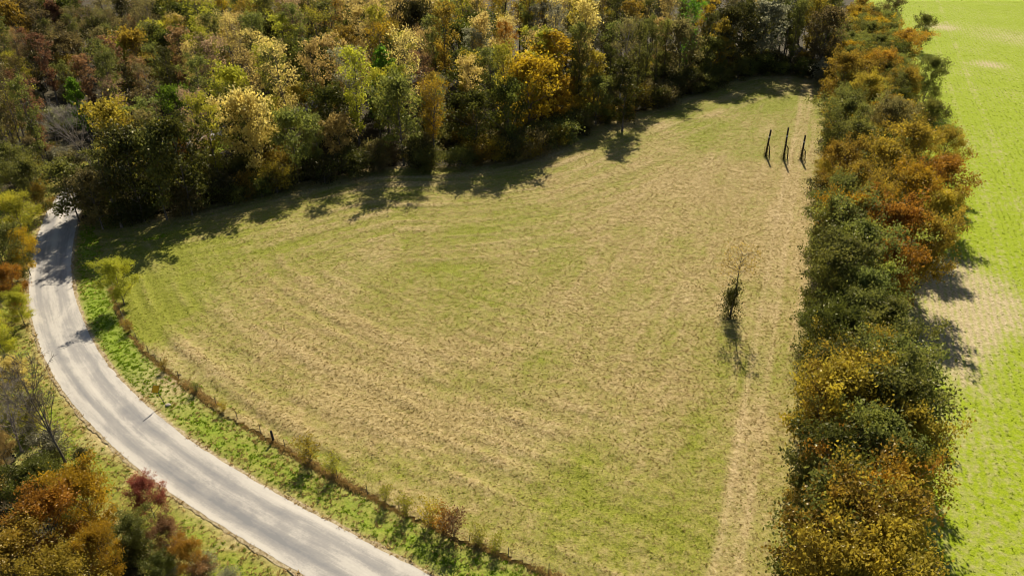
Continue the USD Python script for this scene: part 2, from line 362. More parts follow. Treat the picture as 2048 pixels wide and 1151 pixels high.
# base ground out to the horizon
S = 2500.0
g = usdkit.mesh(stage, '/World/ground', (np.array([[-S, -S, 0], [S, -S, 0], [S, S, 0], [-S, S, 0]], float), np.array([[0, 1, 2], [0, 2, 3]])), M_FLOOR)
tag(g, kind='structure')

# ---- hay field: mown in rounds that follow its edges
LOOP = np.vstack([FENCE, HEDGE_L[::-1], EDGE[::-1]])
def field_terms(P):
    df, sf = seg_dist(P, FENCE[::4]); dh, sh = seg_dist(P, HEDGE_L[::4]); de, se = seg_dist(P, EDGE[::4])
    d = np.minimum(np.minimum(df, dh), de)
    w = np.exp(-np.stack([df, dh, de], -1) / 14.0); w /= w.sum(-1, keepdims=True)
    s = (w * np.stack([sf, sh + 500, se + 900], -1)).sum(-1)
    return df, dh, de, d, s
_ft = {}
def terms(P):
    k = (len(P), float(P[0, 0]), float(P[-1, 1]))
    if k not in _ft: _ft[k] = field_terms(P)
    return _ft[k]
def swath(P):
    df, dh, de, d, s = terms(P)
    # streaks along the nearest edge: fine across, long along
    def st(dist, arc, sd): return f2(np.stack([dist, arc], -1), 1.0, 4, sd, sx=.85, sy=.07)
    w = np.exp(-np.stack([df, dh, de], -1) / 10.0); w /= w.sum(-1, keepdims=True)
    arcs = [seg_dist(P, L[::4])[1] for L in (FENCE, HEDGE_L, EDGE)]
    return sum(w[:, k] * st(dd, arcs[k], 11 + k) for k, dd in enumerate((df, dh, de)))
_sw = {}
def sw(P):
    k = (len(P), float(P[0, 0]), float(P[-1, 1]))
    if k not in _sw: _sw[k] = swath(P)
    return _sw[k]
def field_h(P):
    lump = f2(P, 1.5, 3, 21)
    return .02 + (.38 + .55 * np.exp(-terms(P)[0] / 20.0)) * np.clip(sw(P) - .25, 0, 1) + .24 * np.clip(lump - .42, 0, 1) * (.55 + .9 * f2(P, .12, 2, 5))
def track_mask(P):
    # the leaf-strewn wheel track along the hedge
    a = (P - h0) @ hd; c = (P - h0) @ hn
    b = np.interp(a, [-25, 0, 30, 60, 110], [-4.5, -3.2, -3.4, -3.6, -3.2])
    return (.34 * np.exp(-((c - b) / 1.15) ** 2) + .6 * np.exp(-((c - b - .95) / .38) ** 2) + .6 * np.exp(-((c - b + .95) / .38) ** 2)) * np.clip(1.15 - .003 * a, 0, 1) * (.4 + 1.1 * f2(P, .25, 3, 33))
def green_at(P):
    q = np.zeros(len(P))
    for px, py, r, w in ((1080, 715, 2.2, .6), (310, 640, 11, .5), (270, 560, 12, .7), (440, 500, 13, .4), (700, 430, 18, .15), (1550, 205, 14, .5), (1430, 260, 14, .25), (1200, 980, 8, .13), (1330, 1000, 7, .15), (1130, 870, 7, .14),
                         (760, 560, 14, .12), (1000, 530, 14, .14), (1500, 720, 5, .3), (900, 760, 5, .15), (980, 440, 18, .2), (1250, 1120, 6, .3), (1040, 350, 6, .2)):
        c = at(px, py); d = np.linalg.norm(P - c, axis=1); q += w * np.exp(-(d / r) ** 2)
    for px, py, r, w in ((650, 740, 14, -.22), (780, 790, 8, -.3), (560, 560, 12, -.22), (1000, 850, 10, -.2), (1480, 420, 20, -.2), (1300, 400, 20, -.12), (1120, 620, 12, -.12)):
        c = at(px, py); d = np.linalg.norm(P - c, axis=1); q += w * np.exp(-(d / r) ** 2)
    return q
def field_mixa(P): return np.clip(.39 + green_at(P) + 1.25 * (f2(P, .16, 5, 9) - .5) + 1.0 * (.5 - sw(P)) - .35 * track_mask(P), 0, 1.2)
def field_mixb(P): return np.clip(.74 * track_mask(P) + .7 * np.clip(f2(P, .09, 3, 31) - .56, 0, 1) * 2 + 1.6 * np.clip(sw(P) - .52, 0, .4), 0, 1)
eo = offset_line(EDGE, 2.5); eo = eo if eo[100, 1] > EDGE[100, 1] else offset_line(EDGE, -2.5)
FIELDX = np.vstack([FENCE[6:], HEDGE_L[::-1] + hn * 2.6, eo[::-1]])
grid_sheet('hay_field', FIELDX, .32, .02, M_FIELD, field_h, {'mixa': field_mixa, 'mixb': field_mixb})

# ---- road, its gravel edge, and the verges on both sides
side = np.sign((( FENCE[60] - ROAD[np.linalg.norm(ROAD - FENCE[60], axis=1).argmin()]) @ (offset_line(ROAD, 1.0) - ROAD)[np.linalg.norm(ROAD - FENCE[60], axis=1).argmin()]))
def strip(name, line, offs, zs, mat, kind='structure', attr=True, jag=0.0, seed=1):
    rng = np.random.default_rng(seed); n = len(line)
    rows = []
    for i, (o, z) in enumerate(zip(offs, zs)):
        j = (f2(line + 13 * i, .9, 4, seed) - .5) * jag if i in (0, len(offs) - 1) else 0
        rows.append(np.column_stack([offset_line(line, side * (o + j * np.sign(o)) if np.ndim(j) else side * o), np.full(n, z)]))
    V = np.stack(rows, 1); k = len(offs); V = V.reshape(-1, 3)
    i, j = np.meshgrid(np.arange(n - 1), np.arange(k - 1), indexing='ij')
    q = np.stack([i * k + j, i * k + j + 1, (i + 1) * k + j + 1, (i + 1) * k + j], -1).reshape(-1, 4)
    if side > 0: q = q[:, ::-1]
    q = q[:, ::-1]
    f = np.vstack([q[:, [0, 1, 2]], q[:, [0, 2, 3]]])
    if np.cross(V[f[0, 1]] - V[f[0, 0]], V[f[0, 2]] - V[f[0, 0]])[2] < 0: f = f[:, ::-1]
    m = usdkit.mesh(stage, '/World/' + name, (V, f), mat, smooth=True)
    s = np.concatenate([[0], np.cumsum(np.linalg.norm(np.diff(line, axis=0), axis=1))])
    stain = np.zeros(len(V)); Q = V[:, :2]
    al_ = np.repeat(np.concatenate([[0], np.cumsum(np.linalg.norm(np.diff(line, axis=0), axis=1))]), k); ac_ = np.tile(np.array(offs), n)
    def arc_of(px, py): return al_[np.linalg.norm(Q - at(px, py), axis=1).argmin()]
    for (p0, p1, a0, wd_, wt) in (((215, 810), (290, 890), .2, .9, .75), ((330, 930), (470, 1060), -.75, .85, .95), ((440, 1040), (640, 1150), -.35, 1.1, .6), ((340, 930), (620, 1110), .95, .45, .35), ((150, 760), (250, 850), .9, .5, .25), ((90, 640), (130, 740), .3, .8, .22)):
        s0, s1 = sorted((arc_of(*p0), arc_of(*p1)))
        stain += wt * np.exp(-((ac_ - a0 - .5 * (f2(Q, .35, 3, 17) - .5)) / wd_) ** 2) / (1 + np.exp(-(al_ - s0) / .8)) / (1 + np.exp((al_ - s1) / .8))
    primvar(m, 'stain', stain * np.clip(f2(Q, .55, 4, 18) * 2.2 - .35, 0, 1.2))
    primvar(m, 'across', np.tile(np.array(offs), n)); primvar(m, 'along', np.repeat(s, k))
    tag(m, kind=kind)
    return m
fine_road = smooth_line(ROAD, 1500, 0)
M_ROAD = usdkit.material(stage, '/World/Looks/worn_road', {
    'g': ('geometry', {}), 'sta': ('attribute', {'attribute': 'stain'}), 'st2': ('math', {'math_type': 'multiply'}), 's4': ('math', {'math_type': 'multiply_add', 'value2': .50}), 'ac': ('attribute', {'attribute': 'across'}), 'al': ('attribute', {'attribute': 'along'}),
    'cx': ('combine_xyz', {}), 'mp': ('mapping', {'scale': (1.5, .05, 1)}), 'n1': ('noise_texture', {'scale': 1.0, 'detail': 6, 'roughness': .62, 'distortion': .3}),
    'mp2': ('mapping', {'scale': (.55, .16, 1)}), 'n2': ('noise_texture', {'scale': 1.0, 'detail': 8, 'roughness': .7, 'distortion': .6}),
    'mp3': ('mapping', {'scale': (2.2, .5, 1)}), 'n4': ('noise_texture', {'scale': 1.0, 'detail': 8, 'roughness': .75, 'distortion': .8}), 'n3': ('noise_texture', {'scale': 6.0, 'detail': 5, 'roughness': .7}),
    'w': ('math', {'math_type': 'absolute'}), 'w1': ('math', {'math_type': 'subtract', 'value2': 1.15}), 'w2': ('math', {'math_type': 'absolute'}),
    'w3': ('map_range', {'from_min': 0.0, 'from_max': .95, 'to_min': .16, 'to_max': -.04, 'clamp': True}),
    's': ('math', {'math_type': 'multiply_add', 'value2': .50}), 's2': ('math', {'math_type': 'multiply_add', 'value2': .62}), 's3': ('math', {'math_type': 'multiply_add', 'value2': .22}),
    'r': ('rgb_ramp', {'ramp': [(.50, (.41, .372, .312)), (.66, (.345, .315, .268)), (.78, (.235, .217, .192)), (1.0, (.15, .145, .14))]}),
    'bp': ('bump', {'strength': .25, 'distance': .02}), 'p': ('principled_bsdf', {'roughness': .85, 'specular_ior_level': .3})},
    [('ac.fac', 'cx.x'), ('al.fac', 'cx.y'), ('cx.vector', 'mp.vector'), ('mp.vector', 'n1.vector'), ('cx.vector', 'mp2.vector'), ('mp2.vector', 'n2.vector'), ('g.position', 'n3.vector'),
     ('ac.fac', 'w.value1'), ('w.value', 'w1.value1'), ('w1.value', 'w2.value1'), ('w2.value', 'w3.value'),
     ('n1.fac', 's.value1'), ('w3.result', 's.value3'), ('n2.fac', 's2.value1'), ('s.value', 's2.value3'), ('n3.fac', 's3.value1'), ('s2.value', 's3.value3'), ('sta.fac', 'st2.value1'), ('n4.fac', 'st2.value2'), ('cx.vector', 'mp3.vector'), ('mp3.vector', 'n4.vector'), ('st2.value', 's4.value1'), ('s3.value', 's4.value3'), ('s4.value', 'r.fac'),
     ('r.color', 'p.base_color'), ('n3.fac', 'bp.height'), ('bp.normal', 'p.normal')], surface='p.BSDF')
offs = np.linspace(-ROAD_W / 2, ROAD_W / 2, 23)
strip('road', fine_road, list(offs), list(.235 - .012 * (offs / 2.6) ** 2), M_ROAD, jag=.35)
M_GRAVEL = ramp_noise('gravel_edge', [(.3, (.12, .085, .04)), (.45, (.22, .165, .085)), (.58, (.32, .26, .15)), (.7, (.40, .34, .23))], 3.5, detail=8, rough=.7, bump=.5)
strip('road_shoulder', fine_road, [-2.85, -2.4, 2.4, 2.85], [.19, .215, .215, .19], M_GRAVEL, jag=.8, seed=8)

V_OUT = 9.0
fin = offset_line(FENCE, .9); fin = fin if np.linalg.norm(fin[100] - FIELD.mean(0)) < np.linalg.norm(FENCE[100] - FIELD.mean(0)) else offset_line(FENCE, -.9)
vin = np.vstack([offset_line(ROAD, side * 1.0)[70:], fin[::-1], EDGE[:30][::-1]])
def road_d(P): return seg_dist(P, ROAD[::3])[0]
def verge_h(P):
    d = road_d(P)
    return np.where(d < 2.4, -.05, .02 + np.clip((d - 2.2) / .6, .3, 1) * .26 * np.clip(f2(P, 1.3, 3, 41) - .35, 0, 1) + .10 * np.clip(f2(P, .35, 2, 43), 0, 1))
def verge_mixa(P):
    d = road_d(P); df = seg_dist(P, FENCE[::4])[0]
    lush = np.exp(-((P - at(215, 650)) ** 2).sum(1) / 9.5 ** 2) * .6 + np.exp(-((P - at(300, 760)) ** 2).sum(1) / 8 ** 2) * .35
    return np.clip(.62 + lush + .6 * (f2(P, .16, 4, 45) - .5) - .45 * np.exp(-df / 2.2) - .35 * np.exp(-(d - 2.6) / .7) + .15 * np.exp(-((d - 5) / 2.2) ** 2), 0, 1.3)
def verge_mixb(P):
    d = road_d(P); df = seg_dist(P, FENCE[::4])[0]
    return np.clip(.8 * np.exp(-np.clip(d - 2.6, 0, 99) / .5) + .7 * np.exp(-((P - at(345, 765)) ** 2).sum(1) / 4.5 ** 2) + .35 * np.exp(-df / 1.6), 0, 1)
grid_sheet('inner_verge', vin, .30, .03, M_VERGE, verge_h, {'mixa': verge_mixa, 'mixb': verge_mixb})
wv = np.interp(np.arange(len(ROAD)), [0, 90, 140, 230, 300, 419], [4, 9, 10, 10, 9, 9])
vout = np.vstack([offset_line(ROAD, -side * 1.0)[60:], (offset_line(ROAD, -side * wv))[60:][::-1]])
def vout_mixa(P): return np.clip(.26 + .8 * (f2(P, .2, 4, 55) - .5) - .3 * np.exp(-np.clip(road_d(P) - 2.6, 0, 99) / .8), 0, 1.2)
def vout_mixb(P): return np.clip(.85 * np.exp(-np.clip(road_d(P) - 2.6, 0, 99) / .6) + .3 * (f2(P, .3, 3, 57) > .58), 0, 1)
grid_sheet('outer_verge', vout, .30, .03, M_VERGE, verge_h, {'mixa': vout_mixa, 'mixb': vout_mixb})

# ---- crop field right of the hedge, with its bare washed-out patch
crop_poly = np.array([h0 - hd * 60 + hn * 8.5, h0 + hd * 300 + hn * 8.5, h0 + hd * 300 + hn * 150, h0 - hd * 60 + hn * 150])
patch_px = [(1860, 520), (1905, 512), (1950, 530), (1990, 575), (2040, 610), (2045, 660), (2000, 690), (1975, 720), (1950, 760), (1925, 775), (1890, 745), (1850, 690), (1815, 640), (1830, 580)]
PATCH = np.array([at(*p) for p in patch_px])
def patch_w(P):
    d, _ = seg_dist(P, np.vstack([PATCH, PATCH[:1]]))
    sd = np.where(inside(P, PATCH), d, -d) + 9.0 * (f2(P, .25, 5, 61) - .5) * .75
    w = 1 / (1 + np.exp(-(sd + .4) / 1.1))
    for px, py, r in ((1885, 55, 5.0), (2030, 75, 12), (1980, 130, 4)):
        w = np.maximum(w, (.85 if r < 11 else .4) * np.exp(-((P - at(px, py)) ** 2).sum(1) / r ** 2))
    return w
rd = unit(at(1949, 766) - at(1903, 515))                                   # drilling direction
rn = np.array([-rd[1], rd[0]])
def tram(P):
    w = np.zeros(len(P))
    for px, py in ((2010, 330), (2000, 500), (1955, 210)):
        c = (P - at(px, py)) @ rn + .8 * (f2(P, .12, 2, 66) - .5); w += np.exp(-(c / .45) ** 2)
    return np.clip(w, 0, 1)
def rows(P): return .5 + .5 * np.cos((P @ rn) * 2 * np.pi / .82 + .9 * (f2(P, .5, 2, 67) - .5))
def crop_mixa(P):
    near = np.clip((75 - P[:, 1]) / 40, 0, 1)
    return np.clip(1.15 - .30 * rows(P) * (.4 + f2(P, .2, 2, 71)) + .6 * (f2(P, .11, 4, 69) - .5) - .34 * tram(P) * np.clip(f2(P, .5, 3, 72) * 2.4 - .7, 0, 1) - .24 * near, 0, 1.4) * (1 - 1.0 * patch_w(P) * (.50 + .50 * rows(P)))
def crop_mixb(P): return np.clip(patch_w(P) * (.1 + .9 * rows(P)), 0, 1)
def crop_h(P): return .02 + .14 * np.clip(f2(P, 1.4, 3, 73) - .3, 0, 1) + .04 * rows(P)
grid_sheet('crop_field', crop_poly, .34, .03, M_CROP, crop_h, {'mixa': crop_mixa, 'mixb': crop_mixb})
g2 = usdkit.mesh(stage, '/World/crop_field_base', (np.array([[*(p), .012] for p in [h0 - hd * 80 + hn * 12, h0 - hd * 80 + hn * 900, h0 + hd * 1500 + hn * 900, h0 + hd * 1500 + hn * 12]]), np.array([[0, 1, 2], [0, 2, 3]])),
                 ramp_noise('far_crop', CROP, .8))
tag(g2, kind='structure')

# ------------------------------------------------------------------ grass and stubble tufts (uncountable)
def blade_mat(name, tones):
    return usdkit.material(stage, '/World/Looks/' + name, {'g': ('geometry', {}), 'o': ('object_info', {}), 'r': ('rgb_ramp', {'ramp': [(i / (len(tones) - 1), c) for i, c in enumerate(tones)]}),
        'ad': ('math', {'math_type': 'add'}), 'hf': ('math', {'math_type': 'multiply', 'value2': .5}), 'd': ('diffuse_bsdf', {}), 't': ('translucent_bsdf', {}), 'm': ('mix_closure', {'fac': .25})},
        [('g.random_per_island', 'ad.value1'), ('o.random', 'ad.value2'), ('ad.value', 'hf.value1'), ('hf.value', 'r.fac'), ('r.color', 'd.color'), ('r.color', 't.color'), ('d.BSDF', 'm.closure1'), ('t.BSDF', 'm.closure2')], surface='m.closure')
B_STRAW = blade_mat('straw_blades', [(.30, .22, .075), (.49, .372, .14), (.70, .56, .27)])
B_GREEN = blade_mat('green_blades', [(.20, .225, .016), (.31, .335, .03), (.44, .44, .07)])
B_LUSH = blade_mat('lush_blades', [(.14, .22, .008), (.24, .34, .012), (.34, .43, .03)])
B_CROP = blade_mat('crop_blades', [(.20, .26, .009), (.27, .33, .012), (.34, .39, .03)])
B_WEED = blade_mat('weed_blades', [(.40, .27, .09), (.54, .38, .14), (.66, .50, .23)])
B_LITTER = blade_mat('litter_blades', [(.32, .21, .095), (.48, .345, .17), (.62, .47, .26)])
def tuft(seed, n, rad, hgt, wid, flat):
    rng = np.random.default_rng(seed)
    az = rng.uniform(0, 2 * np.pi, n); o = rng.normal(0, rad * .45, (n, 2)); d = np.stack([np.cos(az), np.sin(az)], 1)
    L = rad * rng.uniform(.5, 1.2, n); H = hgt * rng.uniform(.4, 1.2, n)
    s = np.stack([-d[:, 1], d[:, 0]], 1) * wid * rng.uniform(.6, 1.3, (n, 1))
    V = np.zeros((n, 4, 3))
    V[:, 0, :2] = o - s * .5; V[:, 1, :2] = o + s * .5
    V[:, 2, :2] = o + d * L[:, None] * .55 * flat + s * .4; V[:, 2, 2] = H
    V[:, 3, :2] = o + d * L[:, None] * flat - s * .3; V[:, 3, 2] = H * (1 - .55 * flat)
    V[:, :2, 2] = -.04
    k = np.arange(n)[:, None] * 4
    return V.reshape(-1, 3), np.concatenate([k + [0, 1, 2], k + [0, 2, 3]])
def scatter(name, pts, z, scales, protos, rng):
    """One PointInstancer; protos: (mesh, material) pairs with integer choice per point."""
    pi = UsdGeom.PointInstancer.Define(stage, '/World/' + name)
    paths = []
    for i, (m, mat) in enumerate(protos[0]):
        p = f'/World/{name}/tufts/tuft_{i:03d}' if i else f'/World/{name}/tufts/tuft'
        usdkit.mesh(stage, p, m, mat); paths.append(p)
    pi.CreatePrototypesRel().SetTargets([Sdf.Path(p) for p in paths])
    n = len(pts)
    pi.CreateProtoIndicesAttr(Vt.IntArray.FromNumpy(np.asarray(protos[1], np.int32)))
    pi.CreatePositionsAttr(Vt.Vec3fArray.FromNumpy(np.column_stack([pts, z]).astype(np.float32)))
    a = rng.uniform(0, 2 * np.pi, n) / 2
    q = np.zeros((n, 4), np.float32); q[:, 2] = np.sin(a); q[:, 3] = np.cos(a)
    pi.CreateOrientationsAttr(Vt.QuathArray([Gf.Quath(float(w), 0, 0, float(zz)) for w, zz in zip(q[:, 3], q[:, 2])]))
    pi.CreateScalesAttr(Vt.Vec3fArray.FromNumpy(np.repeat(scales[:, None], 3, 1).astype(np.float32)))
    return pi
def sample(poly, n, rng, dens=None):
    lo, hi = poly.min(0), poly.max(0); out = []
    P = rng.uniform(lo, hi, (int(n), 2))
    k = inside(P, poly); P = P[k]
    q = to_px(np.column_stack([P, np.zeros(len(P))]))
    k = (q[:, 0] > -60) & (q[:, 0] < 2110) & (q[:, 1] > -30) & (q[:, 1] < 1200); P = P[k]
    if dens is not None: P = P[rng.random(len(P)) < dens(P)]
    return P
rng = np.random.default_rng(12)
# hay stubble: nearer ground gets more and the far end fewer, larger ones
P = sample(FIELD, 560000, rng, lambda P: np.clip(66 / np.maximum(P[:, 1], 30), .3, 1.0) * np.clip(1.25 * f2(P, .8, 3, 81) + .2, 0, 1))
gm = np.clip(field_mixa(P), 0, 1); lit = field_mixb(P)
u = rng.random(len(P))
idx = np.where(u < np.clip((gm - .22) * 1.15, .04, .95), 2 + rng.integers(0, 2, len(P)), rng.integers(0, 2, len(P)))
idx = np.where(rng.random(len(P)) < lit * .5, 4, idx)
st = scatter('stubble', P, .02 + field_h(P), rng.uniform(.5, 1.25, len(P)) * np.interp(P[:, 1], [40, 150], [.44, .50]),
        ([(tuft(1, 9, .24, .055, .07, 1.0), B_STRAW), (tuft(2, 8, .28, .07, .07, 1.0), B_STRAW), (tuft(3, 9, .20, .07, .06, .9), B_GREEN), (tuft(4, 8, .26, .055, .07, 1.0), B_GREEN), (tuft(5, 10, .25, .05, .10, .6), B_LITTER), (tuft(17, 9, .20, .19, .06, .7), B_STRAW), (tuft(18, 10, .18, .17, .06, .7), B_GREEN)], np.where((rng.random(len(P)) < .20) & (idx < 4), 5 + (idx > 1), idx)), rng)
tag(st, 'mown straw and green grass tufts covering the open hay field', 'grass', kind='stuff')
# verge grass
P1 = sample(vin, 130000, rng); P1 = P1[road_d(P1) > 3.1]
P2 = sample(vout, 110000, rng); P2 = P2[road_d(P2) > 3.1]
gm1, gm2 = verge_mixa(P1), vout_mixa(P2)
for nm, P, gm, lab in (('verge_grass', P1, gm1, 'bright green grass on the verge between road and fence'), ('roadside_grass', P2, gm2, 'yellowing grass and weeds on the outer side of the road bend')):
    u = rng.random(len(P))
    idx = np.where(u < np.clip(gm, .05, .97), rng.integers(0, 2, len(P)), 2 + rng.integers(0, 2, len(P)))
    s_ = scatter(nm, P, .04 + verge_h(P), rng.uniform(.35, .9, len(P)), ([(tuft(6, 11, .22, .13, .05, .9), B_LUSH), (tuft(7, 10, .26, .11, .06, 1.0), B_LUSH), (tuft(8, 9, .24, .15, .07, 1.0), B_STRAW), (tuft(9, 8, .24, .16, .08, .8), B_WEED)], idx), rng)
    tag(s_, lab, 'grass', kind='stuff')
# crop
P = sample(crop_poly, 560000, rng, lambda P: np.clip(60 / np.maximum(P[:, 1], 30), .25, 1) * np.clip(crop_mixa(P) - .12, 0, 1) * .6)
rr = (P @ rn) / .82; P = P - rn * ((rr - np.round(rr)) * .82 * .55)[:, None]
idx = rng.integers(0, 2, len(P))
c_ = scatter('crop_plants', P, .03 + crop_h(P), rng.uniform(.6, 1.4, len(P)) * np.interp(P[:, 1], [40, 150], [.50, .70]), ([(tuft(10, 10, .22, .075, .05, 1.0), B_CROP), (tuft(11, 9, .22, .065, .05, 1.0), B_CROP)], idx), rng)
tag(c_, 'young yellow green crop plants in rows right of the hedge', 'crop', kind='stuff')
# tall dry weeds under the fence
k = rng.integers(20, len(FENCE), 5600); P = FENCE[k] + rng.normal(0, .17, (len(k), 2)); P = P[(seg_dist(P, FENCE[::3])[0] < 1.3)]
idx = rng.integers(0, 3, len(P))
w_ = scatter('fence_weeds', P, np.full(len(P), .05), rng.uniform(.5, 1.2, len(P)) * (.5 + 1.0 * f2(P, .35, 2, 91)), ([(tuft(12, 10, .22, .34, .035, .6), B_WEED), (tuft(13, 9, .26, .26, .04, .7), B_WEED), (tuft(14, 9, .24, .28, .035, .7), B_STRAW)], idx), rng)
tag(w_, 'tall dry brown weeds growing along the wire fence', 'weeds', kind='stuff')
# fallen leaves along the road edges and under the hedge track
k = rng.integers(90, len(fine_road), 3200); o = np.where(rng.random(3200) < .5, -1, 1) * (2.5 + np.abs(rng.normal(0, .4, 3200)))
t_ = unit(np.gradient(fine_road, axis=0))[k]; P = fine_road[k] + np.stack([t_[:, 1], -t_[:, 0]], 1) * o[:, None]; P = P[rng.random(len(P)) < np.clip(f2(P, .3, 4, 95) * 4 - 1.6, .03, 1)]
l_ = scatter('fallen_leaves', P, np.full(len(P), .225), rng.uniform(.5, 1.2, len(P)), ([(tuft(15, 6, .20, .05, .08, .7), B_LITTER), (tuft(16, 7, .16, .06, .07, .9), B_WEED)], rng.integers(0, 2, len(P))), rng)
tag(l_, 'brown fallen leaves gathered along both edges of the road', 'leaves', kind='stuff')

# ------------------------------------------------------------------ the woods
placed = []; SPECIAL = []
def tree_at_top(px, py, h, shape, color, label, name=None, group=None, rscale=1.0, cat='tree', rot=None, tilt=(0, 0)):
    xy = at(px, py, h * .97); SPECIAL.append((px, py, xy[1])); placed.append((xy[0], xy[1], SPEC[shape][2]['r'] * h / SPEC[shape][1] * rscale))
    return plant(name or NAME.get(shape, 'tree'), xy, h, shape, color, label, cat, group, rscale, rot=rot, tilt=tilt)
def tree_at_base(px, py, h, shape, color, label, name=None, group=None, rscale=1.0, cat='tree', rot=None, tilt=(0, 0), bark=None):
    xy = at(px, py); placed.append((xy[0], xy[1], SPEC[shape][2]['r'] * h / SPEC[shape][1] * rscale))
    return plant(name or NAME.get(shape, 'tree'), xy, h, shape, color, label, cat, group, rscale, rot=rot, tilt=tilt, bark=bark)
NAME = {'tall': 'tall_tree', 'thin': 'sparse_tree', 'round': 'round_tree', 'cone': 'conical_tree', 'column': 'slender_tree', 'hedge': 'hedgerow_tree', 'near': 'roadside_tree', 'bush': 'bush', 'shrub': 'fence_shrub', 'bare': 'bare_tree', 'wispy': 'twiggy_tree'}

W = tree_at_top
W(762, 92, 18, 'cone', 'lime', 'bright green conical tree standing tallest above the middle woods edge', rscale=.95)
W(1100, 70, 19, 'column', 'gold', 'slender golden yellow tree, brightest in the woods edge', rscale=1.15)
W(1128, 165, 11, 'column', 'gold', 'small golden tree at the foot of the slender golden one', rscale=1.2)
W(1085, 68, 19, 'column', 'yellow', 'yellow green treetop beside the slender golden tree', rscale=.9)
W(660, 188, 12.5, 'round', 'green', 'dark green round leafy tree at the woods edge left of middle', rscale=.95)
W(950, 195, 12, 'round', 'green', 'broad dark green tree at the woods edge over the middle shadow')
W(1015, 180, 13, 'round', 'green', 'tall dark green leafy tree beside the broad one above the middle shadow', rscale=.85)
W(140, 155, 13, 'cone', 'lime', 'bright green narrow tree standing alone left behind the road', rscale=.8)
W(225, 165, 14, 'thin', 'pink', 'pinkish half bare tree with a leaning trunk above the road end')
W(345, 65, 17, 'tall', 'rust', 'reddish brown tree among the tan trees of the left woods')
W(420, 85, 17, 'thin', 'pink', 'pale pink brown tree in the middle of the left woods', rscale=1.2)
W(500, 70, 17, 'thin', 'tan', 'tan tree with visible trunk in the left middle woods')
W(285, 50, 17, 'tall', 'olive', 'olive green round topped tree in the left woods')
W(232, 88, 15, 'column', 'yellow', 'small yellow tree beside the big dark bare one')
W(195, -20, 17, 'thin', 'brown', 'large dark nearly bare spreading tree at the top left', rscale=1.4)
W(95, 0, 17, 'cone', 'rust', 'rust brown pointed tree near the top left corner', rscale=1.2)
W(15, 15, 16, 'round', 'amber', 'amber brown tree in the top left corner', rscale=.8)
W(120, 80, 13, 'round', 'brown', 'grey brown rounded tree under the rust pointed one', rscale=1.0)
W(25, 70, 13, 'thin', 'brown', 'dark branching tree at the left picture edge', rscale=1.2)
W(590, 182, 11, 'round', 'amber', 'orange yellow low tree beside the dark round one', rscale=.8)
W(535, 205, 11, 'round', 'yellow', 'yellow green bushy tree at the left woods edge', rscale=.8)
W(455, 150, 14, 'round', 'yellow', 'yellow leafy tree in front of the pink brown trees', rscale=.75)
W(345, 185, 12, 'round', 'lime', 'yellow green low tree below the reddish brown one', rscale=.7)
W(350, 275, 8, 'column', 'orange', 'orange young tree at the left foot of the woods')
W(245, 352, 5.5, 'round', 'yellow', 'bright yellow green bush tree beside the road end', rscale=1.2)
W(160, 376, 5, 'round', 'grey', 'pale green bush overhanging the far end of the road', rscale=1.1)
W(205, 330, 6, 'round', 'olive', 'olive bush tree right of the road end')
W(1080, 18, 18, 'tall', 'grey', 'pale grey leafed tree at the top middle')
W(945, 68, 17, 'tall', 'grey', 'pale green grey tree with light branches in the middle woods')
W(1010, 55, 18, 'tall', 'orange', 'orange topped tree behind the pale green grey one', rscale=.8)
W(990, -5, 18, 'tall', 'gold', 'orange gold treetop at the top middle', rscale=.9)
W(830, 20, 19, 'round', 'dark', 'deep green tree at the top edge of the middle woods', rscale=.7)
W(1190, 112, 14, 'column', 'amber', 'small orange yellow tree right of the slender golden one', rscale=1.0)
W(1255, 130, 14, 'column', 'green', 'slender ivy green tree by the trunk shadows at the woods edge', rscale=1.1)
W(1450, 42, 15, 'column', 'amber', 'orange tree standing out before the dark right woods', rscale=1.1)
W(1385, 10, 19, 'tall', 'lime', 'green treetop left of the orange tree on the right')
W(1415, -15, 19, 'tall', 'gold', 'gold treetop behind the orange tree on the right')
W(1330, -5, 19, 'tall', 'tan', 'pale orange tan treetop at the top right of the woods')
W(1230, 0, 19, 'tall', 'olive', 'olive tall tree with bare stems right of the pale grey one')
W(640, 30, 19, 'thin', 'yellow', 'tall yellow twiggy tree with several pale stems', rscale=1.1)
W(700, 55, 18, 'tall', 'amber', 'amber leafed tree left of the bright green conical one')
W(560, 40, 18, 'tall', 'yellow', 'yellow green tall tree in the upper left middle woods')
W(440, -10, 18, 'tall', 'gold', 'yellow gold tree at the top edge of the left woods', rscale=1.1)
W(330, -10, 18, 'tall', 'yellow', 'golden green tree at the top edge beside the big dark bare one', rscale=1.0)
W(845, 110, 15, 'thin', 'rust', 'brownish pink tree right of the bright green conical one', rscale=1.2)
tree_at_base(197, 352, 13, 'bare', 'x', 'grey bare tree leaning left beside the far end of the road', tilt=(4, -14), rscale=.9)
tree_at_base(250, 612, 6.0, 'near', 'yellow', 'yellow green young tree at the field corner by the fence end', name='young_tree', rscale=.9)

for bx, by, h, sh, c, lab, rs in ((160, 446, 9.5, 'round', 'olive', 'olive tree at the inner roadside where the road enters the woods', 1.0), (182, 424, 10.5, 'tall', 'brown', 'dull brown tree behind the olive one at the inner roadside', 1.1), (208, 462, 9, 'round', 'brown', 'dull brown low tree at the woods corner beside the road', 1.0),
                                  (245, 458, 13, 'tall', 'olive', 'tall olive tree at the woods corner nearest the road', 1.1), (290, 446, 14, 'round', 'dark', 'deep green tall tree at the woods corner', .8), (335, 442, 13.5, 'round', 'olive', 'broad olive tree right of the woods corner', .9), (385, 432, 15, 'round', 'green', 'green broad tree on the left woods edge above the long shadow', .85)):
    tree_at_base(bx, by, h, sh, c, lab, name='corner_tree', rscale=rs)

